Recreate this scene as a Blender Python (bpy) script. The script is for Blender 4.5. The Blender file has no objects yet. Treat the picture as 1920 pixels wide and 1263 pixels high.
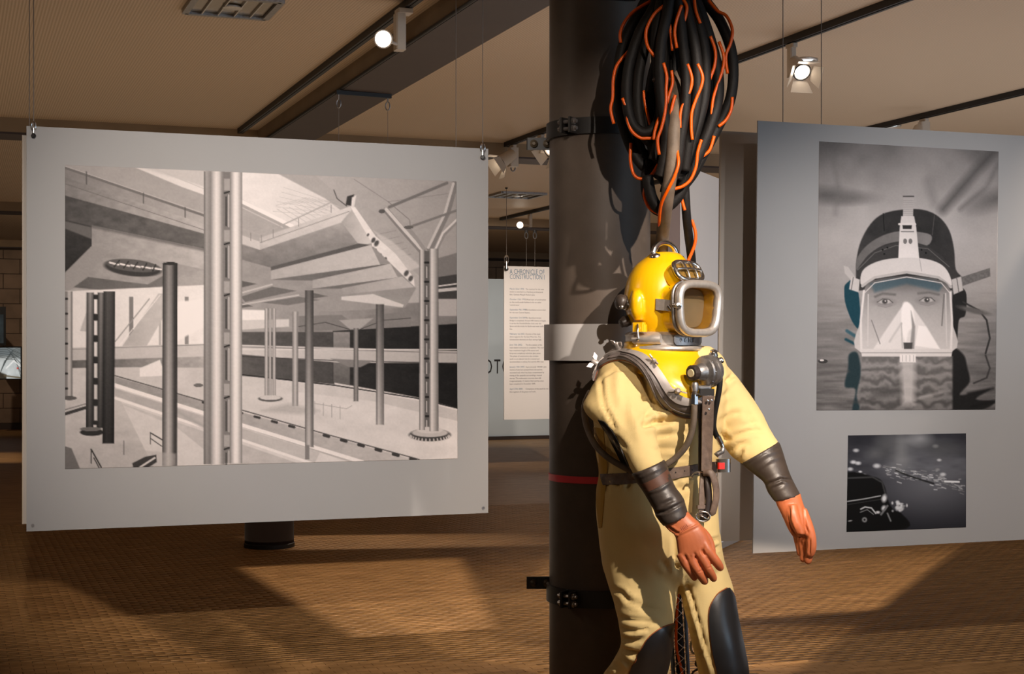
import bpy, math, random
import numpy as np
from mathutils import Vector, Matrix
from mathutils.bvhtree import BVHTree

SC = bpy.context.scene
COL = SC.collection
random.seed(7)
RNG = np.random.default_rng(7)

# ------------------------------------------------------------------ camera
FPX, CXP, CYP, EYE = 2800.0, 960.0, 655.0, 1.55
cam_data = bpy.data.cameras.new('camera')
cam = bpy.data.objects.new('camera', cam_data)
COL.objects.link(cam)
cam.location = (0, 0, EYE)
cam.rotation_euler = (math.pi / 2, 0, 0)
cam_data.sensor_width = 36.0
cam_data.lens = 36.0 * FPX / 1920.0
cam_data.shift_y = 23.5 / 1920.0
cam_data.clip_end = 200
SC.camera = cam

# ------------------------------------------------------------------ world, exposure
SC.view_settings.view_transform = 'Standard'
SC.view_settings.look = 'None'
SC.view_settings.exposure = 0.0
SC.view_settings.gamma = 1.0
SC.view_settings.use_curve_mapping = False
world = bpy.data.worlds.new('world')
SC.world = world
world.use_nodes = True
world.node_tree.nodes['Background'].inputs[0].default_value = (0.95, 0.80, 0.62, 1)
world.node_tree.nodes['Background'].inputs[1].default_value = 0.024


def spot(loc, target, power, color, angle=40, blend=0.6, radius=0.04):
    d = bpy.data.lights.new('spot_light', 'SPOT')
    d.energy = power
    d.color = color
    d.spot_size = math.radians(angle)
    d.spot_blend = blend
    d.shadow_soft_size = radius
    o = bpy.data.objects.new('spot_light', d)
    COL.objects.link(o)
    o.location = loc
    o.rotation_euler = (Vector(target) - Vector(loc)).to_track_quat('-Z', 'Y').to_euler()
    return o


def shutter(o, p, q, keep, soft=0.012):
    """close one shutter of a framing spot along the line through the world points p and q, keeping the side of keep"""
    bpy.context.view_layer.update()
    inv = o.matrix_world.inverted()
    def loc(w):
        v = inv @ Vector(w)
        return v.x / v.z, v.y / v.z
    (px, py), (qx, qy), (kx, ky) = loc(p), loc(q), loc(keep)
    nx, ny = -(qy - py), qx - px
    L = math.hypot(nx, ny)
    nx, ny = nx / L, ny / L
    if (kx - px) * nx + (ky - py) * ny < 0:
        nx, ny = -nx, -ny
    d = o.data
    d.use_nodes = True
    t = d.node_tree
    tc = t.nodes.new('ShaderNodeTexCoord')
    dv = t.nodes.new('ShaderNodeSeparateXYZ')
    t.links.new(tc.outputs['Normal'], dv.inputs[0])
    dot = t.nodes.new('ShaderNodeVectorMath')
    dot.operation = 'DOT_PRODUCT'
    t.links.new(tc.outputs['Normal'], dot.inputs[0])
    dot.inputs[1].default_value = (nx, ny, 0)
    r = t.nodes.new('ShaderNodeMath'); r.operation = 'DIVIDE'
    t.links.new(dot.outputs['Value'], r.inputs[0]); t.links.new(dv.outputs[2], r.inputs[1])
    m = t.nodes.new('ShaderNodeMath'); m.operation = 'MULTIPLY_ADD'; m.use_clamp = True
    m.inputs[1].default_value = 1.0 / soft
    m.inputs[2].default_value = -(px * nx + py * ny) / soft + 0.5
    t.links.new(r.outputs[0], m.inputs[0])
    out = m.outputs[0]
    es = t.nodes['Emission'].inputs['Strength']
    if es.is_linked:
        k = t.nodes.new('ShaderNodeMath'); k.operation = 'MULTIPLY'
        t.links.new(es.links[0].from_socket, k.inputs[0]); t.links.new(out, k.inputs[1])
        out = k.outputs[0]
    t.links.new(out, es)


def area(loc, target, power, color, sx, sy):
    d = bpy.data.lights.new('window_or_fill_light', 'AREA')
    d.shape = 'RECTANGLE'
    d.size, d.size_y = sx, sy
    d.energy = power
    d.color = color
    o = bpy.data.objects.new('window_or_fill_light', d)
    COL.objects.link(o)
    o.location = loc
    o.rotation_euler = (Vector(target) - Vector(loc)).to_track_quat('-Z', 'Y').to_euler()
    return o


def floor_beam(loc, poly, power, color, soft=0.10):
    """framing projector hanging at loc and looking straight down; its shutters cut the beam to a convex floor outline"""
    d = bpy.data.lights.new('framing_spot', 'SPOT')
    d.energy = power
    d.color = color
    d.spot_size = math.radians(165)
    d.spot_blend = 0.3
    d.shadow_soft_size = 0.03
    o = bpy.data.objects.new('framing_spot', d)
    COL.objects.link(o)
    o.location = loc
    d.use_nodes = True
    t = d.node_tree
    em = t.nodes['Emission']
    tc = t.nodes.new('ShaderNodeTexCoord')
    sp = t.nodes.new('ShaderNodeSeparateXYZ')
    t.links.new(tc.outputs['Normal'], sp.inputs[0])

    def math_(op, a, b, clamp=False):
        n = t.nodes.new('ShaderNodeMath')
        n.operation = op
        n.use_clamp = clamp
        for i, q in enumerate((a, b)):
            if isinstance(q, (int, float)):
                n.inputs[i].default_value = q
            else:
                t.links.new(q, n.inputs[i])
        return n.outputs[0]
    h = loc[2]
    fx = math_('MULTIPLY', math_('DIVIDE', sp.outputs[0], sp.outputs[2]), -h)
    fy = math_('MULTIPLY', math_('DIVIDE', sp.outputs[1], sp.outputs[2]), -h)
    cx = sum(p[0] for p in poly) / len(poly)
    cy = sum(p[1] for p in poly) / len(poly)
    res = None
    for i in range(len(poly)):
        a, b = poly[i], poly[(i + 1) % len(poly)]
        sf = soft[i] if isinstance(soft, (list, tuple)) else soft
        nx, ny = -(b[1] - a[1]), b[0] - a[0]
        L = math.hypot(nx, ny)
        nx, ny = nx / L, ny / L
        if (cx - a[0]) * nx + (cy - a[1]) * ny < 0:
            nx, ny = -nx, -ny
        c = (a[0] - loc[0]) * nx + (a[1] - loc[1]) * ny
        v = math_('ADD', math_('MULTIPLY', fx, nx / sf), math_('MULTIPLY', fy, ny / sf))
        v = math_('ADD', v, -c / sf + 0.5, True)
        res = v if res is None else math_('MULTIPLY', res, v)
    t.links.new(res, em.inputs['Strength'])
    return o


def fpt(px, py):
    """floor point seen at a pixel"""
    y = FPX * EYE / (py - CYP)
    return ((px - CXP) / FPX * y, y)


WARM = (1.0, 0.80, 0.62)
WARM2 = (1.0, 0.86, 0.74)
# key lamp on the diving suit and the hose bundle (track lamp right of the visitor)
key = spot((1.9, 2.55, 3.5), (0.60, 5.2, 1.35), 840, WARM2, 50, 0.8, 0.026)
shutter(key, (0.20, 5.6, 2.05), (0.07, 5.1, 1.0), (1.0, 5.2, 1.4))
shutter(key, (0.74, 5.15, 2.2), (1.14, 5.15, 1.55), (0.5, 5.2, 1.4), 0.02)
# narrow lamp from the front on helmet, column and hoses
head = spot((1.15, 0.4, 3.45), (0.46, 5.3, 1.93), 640, WARM2, 17, 0.75, 0.028)
shutter(head, (0.150, 5.6, 2.3), (0.150, 5.6, 1.4), (1.0, 5.2, 1.8), 0.006)
# weaker lamp from the left
spot((-4.2, 4.3, 3.3), (0.30, 5.6, 1.7), 60, WARM, 40, 0.8, 0.05)
spot((1.35, 0.6, 3.45), (1.22, 7.1, 1.55), 480, (1.0, 0.92, 0.86), 18, 0.9, 0.03)  # added front lamp to brighten the grey rear board
# lamps washing the two hanging boards
spot((-0.9, 2.6, 3.4), (-1.05, 7.7, 1.65), 1180, (1.0, 0.89, 0.79), 46, 1.0, 0.06)
spot((2.6, 3.0, 3.4), (2.25, 7.1, 1.35), 640, (1.0, 0.92, 0.86), 44, 1.0, 0.06)
spot((1.2, 15.0, 3.4), (0.25, 19.4, 1.6), 850, WARM2, 40, 1.0, 0.06)
spot((1.6, 7.0, 3.4), (1.5, 11.2, 2.0), 330, WARM2, 45, 1.0, 0.06)
spot((-1.0, 21.0, 3.4), (0.2, 25.4, 1.4), 520, (1.0, 0.96, 0.9), 60, 1.0, 0.06)
spot((-9.5, 24.0, 3.4), (-9.6, 29, 1.4), 170, WARM, 70, 1.0, 0.06)
# framing projectors throwing the light patches on the floor
floor_beam((-0.95, 9.5, 3.5), [fpt(450, 1063), fpt(862, 1045), fpt(960, 1250), fpt(760, 1250)], 420, WARM, [0.12, 0.12, 1.6, 0.12])
floor_beam((-1.0, 13.4, 3.5), [fpt(470, 1005), fpt(870, 1000), fpt(1040, 1018), fpt(870, 1026), fpt(540, 1031)], 330, WARM, [0.1, 0.9, 0.4, 0.06, 0.3])
floor_beam((-4.2, 6.9, 3.5), [fpt(-60, 1090), fpt(110, 1090), fpt(470, 1270), fpt(250, 1280)], 300, WARM, [0.5, 0.09, 0.4, 0.9])
floor_beam((3.4, 7.6, 3.5), [fpt(1150, 1060), fpt(1800, 1025), fpt(1470, 1275), fpt(1200, 1275)], 780, WARM, [1.0, 0.08, 0.6, 1.2])
floor_beam((0.5, 9.4, 3.5), [fpt(800, 1060), fpt(1400, 1020), fpt(1500, 1263), fpt(900, 1263)], 130, WARM, 1.2)
floor_beam((-8.0, 20.0, 3.5), [fpt(-80, 848), fpt(60, 848), fpt(60, 866), fpt(-80, 868)], 300, WARM, 0.5)
floor_beam((0.6, 5.8, 3.5), [fpt(640, 1180), fpt(880, 1050), fpt(1280, 1050), fpt(1280, 1290), fpt(560, 1290)], 200, WARM, 0.8)  # added soft fill for the dim lower middle floor
floor_beam((6.5, 5.2, 3.5), [(3.6, 3.9), (9.5, 3.9), (9.0, 6.3), (3.4, 5.9)], 420, WARM, 0.15)  # added beam on unseen floor, meant for the face port reflection
spot((2.9, 5.6, 3.3), (4.4, 5.1, 1.2), 60, WARM, 50, 0.8, 0.05)  # added lamp lighting the unseen panel reflected in the face port
floor_beam((1.75, 0.3, 3.5), [fpt(1150, 1172), fpt(1610, 1172), fpt(1478, 1272), fpt(1150, 1285)], 2100, WARM, [0.12, 0.07, 0.5, 1.0])  # added second lamp for the part of the right patch the board blocks
# daylight from the windows on the right-hand side of the hall
area((10.5, -1.5, 2.0), (0.5, 6.0, 1.4), 300, (0.58, 0.78, 1.0), 7.0, 2.8)
# added upward area lights at floor level, standing in for bounce onto the ceiling
area((-2.5, 10.8, 0.05), (-2.5, 10.8, 3.6), 54, (1.0, 0.80, 0.56), 7.0, 6.0)
area((5.0, 11.2, 0.05), (5.0, 11.2, 3.6), 150, (0.92, 0.94, 1.0), 8.0, 6.0)
area((1.0, 21.0, 0.06), (1.0, 21.0, 3.6), 150, (1.0, 0.80, 0.58), 16.0, 12.0)
area((1.5, 0.0, 0.04), (1.5, 0.0, 3.6), 32, (1.0, 0.80, 0.55), 10.0, 5.0)

# ------------------------------------------------------------------ geometry helpers
TH = math.radians(20.6)
DA = Vector((-math.sin(TH), math.cos(TH), 0))     # room axis running away from the visitor
DB = Vector((math.cos(TH), math.sin(TH), 0))      # room axis across
UP = Vector((0, 0, 1))
CEIL = 3.65


def W(px, py, y):
    return Vector(((px - CXP) / FPX * y, y, EYE + (CYP - py) / FPX * y))


def R(u, a, z=0.0):
    """room coordinates to world"""
    p = DB * u + DA * a
    return Vector((p.x, p.y, z))


def ray_room(px, py, z):
    """point where the line of sight meets the height z"""
    y = FPX * (z - EYE) / (CYP - py)
    return W(px, py, y)


ORG = {}


def org(o):
    return ORG.get(o.name, Vector((0, 0, 0))) if o else Vector((0, 0, 0))


def tag(o, label=None, cat=None, group=None, kind=None):
    if label: o['label'] = label
    if cat: o['category'] = cat
    if group: o['group'] = group
    if kind: o['kind'] = kind
    return o


def thing(name, label, cat, loc, group=None, kind=None):
    o = bpy.data.objects.new(name, None)
    o.empty_display_size = 0.1
    COL.objects.link(o)
    o.location = loc
    ORG[o.name] = Vector(loc)
    return tag(o, label, cat, group, kind)


def mk(name, geo, mat, parent=None, smooth=False):
    """one mesh object from world-space geometry (verts, faces)"""
    v, f = geo
    og = org(parent)
    me = bpy.data.meshes.new(name)
    me.from_pydata([tuple(Vector(p) - og) for p in v], [], [tuple(q) for q in f])
    if smooth:
        me.polygons.foreach_set('use_smooth', [True] * len(me.polygons))
        if smooth != 'all':
            try:
                me.set_sharp_from_angle(angle=math.radians(45))
            except Exception:
                pass
    me.materials.append(mat)
    me.update()
    o = bpy.data.objects.new(name, me)
    COL.objects.link(o)
    if parent:
        o.parent = parent
        ORG[o.name] = og
    return o


def part(name, parent, mat, *geos, smooth=False):
    return mk(name, join(*geos), mat, parent, smooth)


def join(*geos):
    v, f = [], []
    for gv, gf in geos:
        n = len(v)
        v += list(gv)
        f += [tuple(i + n for i in q) for q in gf]
    return v, f


def box(c, sx, sy, sz, ax=Vector((1, 0, 0)), ay=Vector((0, 1, 0)), az=UP, bev=0.0):
    """box round c with full sizes; bev > 0 chamfers the edges along az"""
    c = Vector(c)
    if bev <= 0:
        prof = [(-1, -1), (1, -1), (1, 1), (-1, 1)]
        pts = [(x * sx / 2, y * sy / 2) for x, y in prof]
    else:
        hx, hy = sx / 2, sy / 2
        pts = [(-hx + bev, -hy), (hx - bev, -hy), (hx, -hy + bev), (hx, hy - bev), (hx - bev, hy), (-hx + bev, hy),
               (-hx, hy - bev), (-hx, -hy + bev)]
    n = len(pts)
    v = [c + ax * x + ay * y - az * (sz / 2) for x, y in pts] + [c + ax * x + ay * y + az * (sz / 2) for x, y in pts]
    f = [tuple(range(n))[::-1], tuple(range(n, 2 * n))]
    f += [(i, (i + 1) % n, n + (i + 1) % n, n + i) for i in range(n)]
    return v, f


def frame_of(d):
    d = Vector(d).normalized()
    h = UP if abs(d.z) < 0.9 else Vector((1, 0, 0))
    x = d.cross(h).normalized()
    return x, x.cross(d).normalized(), d


def rod(a, b, r, n=12, r2=None):
    a, b = Vector(a), Vector(b)
    r2 = r if r2 is None else r2
    x, y, d = frame_of(b - a)
    v = []
    for p, rr in ((a, r), (b, r2)):
        v += [p + x * (math.cos(t) * rr) + y * (math.sin(t) * rr) for t in [2 * math.pi * i / n for i in range(n)]]
    f = [(i, (i + 1) % n, n + (i + 1) % n, n + i) for i in range(n)]
    f += [tuple(range(n))[::-1], tuple(range(n, 2 * n))]
    return v, f


def lathe(c, axis, prof, n=24):
    """prof: list of (distance along axis, radius)"""
    c = Vector(c)
    x, y, d = frame_of(axis)
    v = []
    for t, r in prof:
        v += [c + d * t + x * (math.cos(a) * r) + y * (math.sin(a) * r) for a in [2 * math.pi * i / n for i in range(n)]]
    m = len(prof)
    f = [(k * n + i, k * n + (i + 1) % n, (k + 1) * n + (i + 1) % n, (k + 1) * n + i) for k in range(m - 1) for i in range(n)]
    f += [tuple(range(n))[::-1], tuple(range((m - 1) * n, m * n))]
    return v, f


def catmull(pts, k=6, closed=False):
    pts = [Vector(p) for p in pts]
    n = len(pts)
    out = []
    for i in range(n if closed else n - 1):
        g = (lambda j: pts[j % n]) if closed else (lambda j: pts[min(max(j, 0), n - 1)])
        p0, p1, p2, p3 = g(i - 1), g(i), g(i + 1), g(i + 2)
        for s in range(k):
            t = s / k
            out.append(0.5 * ((2 * p1) + (p2 - p0) * t + (2 * p0 - 5 * p1 + 4 * p2 - p3) * t * t + (3 * p1 - p0 - 3 * p2 + p3) * t ** 3))
    if not closed:
        out.append(pts[-1])
    return out


def tube(path, r, n=10, closed=False, flat=None):
    """swept tube; r is a number or one radius per point; flat=(vector, factor) squashes the section"""
    path = [Vector(p) for p in path]
    m = len(path)
    rr = [r] * m if isinstance(r, (int, float)) else list(r)
    v = []
    nrm = None
    for i, p in enumerate(path):
        a = path[(i - 1) % m] if (closed or i > 0) else p
        b = path[(i + 1) % m] if (closed or i < m - 1) else p
        t = (b - a).normalized() if (b - a).length > 1e-9 else Vector((0, 0, 1))
        if nrm is None:
            nrm = frame_of(t)[0]
        nrm = (nrm - t * nrm.dot(t))
        nrm = nrm.normalized() if nrm.length > 1e-6 else frame_of(t)[0]
        bi = t.cross(nrm)
        for k in range(n):
            ang = 2 * math.pi * k / n
            o = nrm * (math.cos(ang) * rr[i]) + bi * (math.sin(ang) * rr[i])
            if flat:
                fv, ff = flat
                o = o - fv * (o.dot(fv) * (1 - ff))
            v.append(p + o)
    f = []
    for i in range(m if closed else m - 1):
        j = (i + 1) % m
        f += [(i * n + k, i * n + (k + 1) % n, j * n + (k + 1) % n, j * n + k) for k in range(n)]
    if not closed:
        f += [tuple(range(n))[::-1], tuple(range((m - 1) * n, m * n))]
    return v, f


def loft(rings, cap=True):
    n = len(rings[0])
    v = [p for r in rings for p in r]
    f = []
    for i in range(len(rings) - 1):
        f += [(i * n + k, i * n + (k + 1) % n, (i + 1) * n + (k + 1) % n, (i + 1) * n + k) for k in range(n)]
    if cap:
        f += [tuple(range(n))[::-1], tuple(range((len(rings) - 1) * n, len(rings) * n))]
    return v, f


def sil(stations, y0, n=28, ex=2.2, sub=4):
    """body from silhouette stations: (left x, left y, right x, right y, depth offset, half thickness)"""
    st = [Vector(s[:3]) for s in stations], [Vector(s[3:]) for s in stations]
    a, b = catmull(st[0], sub), catmull(st[1], sub)
    rings = []
    for s, t in zip(a, b):
        lx, ly, rx, ry, d, th = *s, *t
        L, Rr = W(lx, ly, y0 + d), W(rx, ry, y0 + d)
        c, h = (L + Rr) / 2, (Rr - L) / 2
        view = Vector((c.x, c.y, 0)).normalized()
        ring = []
        for k in range(n):
            g = 2 * math.pi * k / n
            cx = math.copysign(abs(math.cos(g)) ** (2 / ex), math.cos(g))
            sx = math.copysign(abs(math.sin(g)) ** (2 / ex), math.sin(g))
            ring.append(c + h * cx + view * (th * sx))
        rings.append(ring)
    return loft(rings)


def rrect(c, ax, ay, hw, hh, ex=4.0, n=40, taper=0.0):
    pts = []
    for i in range(n):
        g = 2 * math.pi * i / n
        x = math.copysign(abs(math.cos(g)) ** (2 / ex), math.cos(g))
        y = math.copysign(abs(math.sin(g)) ** (2 / ex), math.sin(g))
        pts.append(Vector(c) + ax * (hw * x * (1 + taper * y)) + ay * (hh * y))
    return pts


def slab(pts, nrm, t):
    """flat polygon extruded by t along nrm"""
    n = len(pts)
    v = [Vector(p) for p in pts] + [Vector(p) + Vector(nrm) * t for p in pts]
    f = [tuple(range(n))[::-1], tuple(range(n, 2 * n))]
    f += [(i, (i + 1) % n, n + (i + 1) % n, n + i) for i in range(n)]
    return v, f


# ------------------------------------------------------------------ materials
def srgb(r, g=None, b=None):
    if g is None:
        g = b = r
    def l(c):
        c /= 255.0
        return c / 12.92 if c <= 0.04045 else ((c + 0.055) / 1.055) ** 2.4
    return (l(r), l(g), l(b), 1.0)


class Mat:
    def __init__(self, name):
        self.m = bpy.data.materials.new(name)
        self.m.use_nodes = True
        self.t = self.m.node_tree
        self.p = self.t.nodes['Principled BSDF']

    def n(self, typ, **kw):
        x = self.t.nodes.new(typ)
        for k, val in kw.items():
            setattr(x, k, val)
        return x

    def l(self, a, b):
        self.t.links.new(a, b)


def material(name, col, rough=0.6, metal=0.0, var=0.12, scale=8.0, bump=0.0, bscale=None, coat=0.0, stretch=None, spec=0.5):
    M = Mat(name)
    p = M.p
    tc = M.n('ShaderNodeNewGeometry')
    vec = tc.outputs['Position']
    if stretch:
        mp = M.n('ShaderNodeMapping')
        mp.inputs['Scale'].default_value = stretch
        M.l(vec, mp.inputs['Vector'])
        vec = mp.outputs[0]
    nz = M.n('ShaderNodeTexNoise')
    nz.inputs['Scale'].default_value = scale
    nz.inputs['Detail'].default_value = 6
    M.l(vec, nz.inputs['Vector'])
    cr = M.n('ShaderNodeValToRGB')
    c = col if len(col) == 4 else (*col, 1)
    cr.color_ramp.elements[0].position = 0.3
    cr.color_ramp.elements[1].position = 0.7
    cr.color_ramp.elements[0].color = tuple(x * (1 - var) for x in c[:3]) + (1,)
    cr.color_ramp.elements[1].color = tuple(min(1, x * (1 + var)) for x in c[:3]) + (1,)
    M.l(nz.outputs['Fac'], cr.inputs['Fac'])
    M.l(cr.outputs['Color'], p.inputs['Base Color'])
    p.inputs['Roughness'].default_value = rough
    p.inputs['Metallic'].default_value = metal
    p.inputs['Coat Weight'].default_value = coat
    p.inputs['Specular IOR Level'].default_value = spec
    if bump > 0:
        n2 = M.n('ShaderNodeTexNoise')
        n2.inputs['Scale'].default_value = bscale or scale * 8
        n2.inputs['Detail'].default_value = 4
        M.l(vec, n2.inputs['Vector'])
        bp = M.n('ShaderNodeBump')
        bp.inputs['Strength'].default_value = bump
        bp.inputs['Distance'].default_value = 0.004
        M.l(n2.outputs['Fac'], bp.inputs['Height'])
        M.l(bp.outputs['Normal'], p.inputs['Normal'])
    return M.m


def emitter(name, col, strength):
    M = Mat(name)
    M.p.inputs['Base Color'].default_value = (0.8, 0.8, 0.8, 1)
    M.p.inputs['Emission Color'].default_value = col
    M.p.inputs['Emission Strength'].default_value = strength
    return M.m


def print_material(name, emit=0.0):
    M = Mat(name)
    at = M.n('ShaderNodeAttribute', attribute_name='ink')
    M.l(at.outputs['Color'], M.p.inputs['Base Color'])
    M.p.inputs['Roughness'].default_value = 0.6
    M.p.inputs['Specular IOR Level'].default_value = 0.12
    if emit:
        M.l(at.outputs['Color'], M.p.inputs['Emission Color'])
        M.p.inputs['Emission Strength'].default_value = emit
    return M.m


def room_vec(M, scale):
    """position in room axes, scaled"""
    g = M.n('ShaderNodeNewGeometry')
    mp = M.n('ShaderNodeMapping')
    mp.inputs['Rotation'].default_value = (0, 0, -TH)
    M.l(g.outputs['Position'], mp.inputs['Vector'])
    m2 = M.n('ShaderNodeMapping')
    m2.inputs['Scale'].default_value = scale
    M.l(mp.outputs[0], m2.inputs['Vector'])
    return mp.outputs[0], m2.outputs[0]


def floor_material(name, source):
    """wood blocks: a tone per block (source 'object', 'attribute' or 'brick') and streaks along the rows"""
    M = Mat(name)
    base, vec = room_vec(M, (1.6, 11.0, 1.0))
    ramp = M.n('ShaderNodeValToRGB')
    e = ramp.color_ramp.elements
    e[0].position, e[0].color = 0.0, srgb(84, 56, 26)
    e[1].position, e[1].color = 1.0, srgb(196, 156, 104)
    for pos, c in ((0.3, srgb(122, 88, 48)), (0.55, srgb(148, 112, 68)), (0.8, srgb(170, 128, 84))):
        k = e.new(pos)
        k.color = c
    n1 = M.n('ShaderNodeTexNoise')
    n1.inputs['Scale'].default_value = 1.6
    n1.inputs['Detail'].default_value = 8
    n1.inputs['Roughness'].default_value = 0.78
    M.l(vec, n1.inputs['Vector'])
    add = M.n('ShaderNodeMath', operation='MULTIPLY_ADD')
    add.inputs[1].default_value = 0.05
    add2 = M.n('ShaderNodeMath', operation='MULTIPLY_ADD')
    add2.inputs[1].default_value = 2.1
    add2.inputs[2].default_value = -0.57
    M.l(n1.outputs['Fac'], add2.inputs[0])
    if source == 'object':
        s = M.n('ShaderNodeObjectInfo').outputs['Random']
    elif source == 'attribute':
        s = M.n('ShaderNodeAttribute', attribute_name='tone').outputs['Fac']
    else:
        br = M.n('ShaderNodeTexBrick')
        br.offset = 0.5
        br.inputs['Scale'].default_value = 1.0
        br.inputs['Brick Width'].default_value = 0.108
        br.inputs['Row Height'].default_value = 0.05
        br.inputs['Mortar Size'].default_value = 0.002
        br.inputs['Color1'].default_value = (0, 0, 0, 1)
        br.inputs['Color2'].default_value = (1, 1, 1, 1)
        br.inputs['Mortar'].default_value = (0.1, 0.1, 0.1, 1)
        M.l(base, br.inputs['Vector'])
        s = br.outputs['Color']
    M.l(s, add.inputs[0])
    M.l(add2.outputs[0], add.inputs[2])
    M.l(add.outputs[0], ramp.inputs['Fac'])
    M.l(ramp.outputs['Color'], M.p.inputs['Base Color'])
    M.p.inputs['Roughness'].default_value = 0.5
    M.p.inputs['Specular IOR Level'].default_value = 0.35
    bp = M.n('ShaderNodeBump')
    bp.inputs['Strength'].default_value = 0.02
    bp.inputs['Distance'].default_value = 0.002
    M.l(n1.outputs['Fac'], bp.inputs['Height'])
    M.l(bp.outputs['Normal'], M.p.inputs['Normal'])
    return M.m


def ceiling_material():
    M = Mat('ribbed_ceiling_panel')
    base, vec = room_vec(M, (1, 1, 1))
    wv = M.n('ShaderNodeTexWave', wave_type='BANDS', bands_direction='X')
    wv.inputs['Scale'].default_value = 2.4 * 6.2832 / 1.0
    M.l(base, wv.inputs['Vector'])
    wv.inputs['Scale'].default_value = 15.5
    nz = M.n('ShaderNodeTexNoise')
    nz.inputs['Scale'].default_value = 0.6
    M.l(base, nz.inputs['Vector'])
    mx = M.n('ShaderNodeMix', data_type='RGBA')
    mx.inputs[6].default_value = srgb(176, 150, 122)
    mx.inputs[7].default_value = srgb(196, 170, 142)
    M.l(wv.outputs['Fac'], mx.inputs[0])
    M.l(mx.outputs[2], M.p.inputs['Base Color'])
    M.p.inputs['Roughness'].default_value = 0.55
    bp = M.n('ShaderNodeBump')
    bp.inputs['Strength'].default_value = 0.25
    bp.inputs['Distance'].default_value = 0.004
    M.l(wv.outputs['Fac'], bp.inputs['Height'])
    M.l(bp.outputs['Normal'], M.p.inputs['Normal'])
    return M.m


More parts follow.
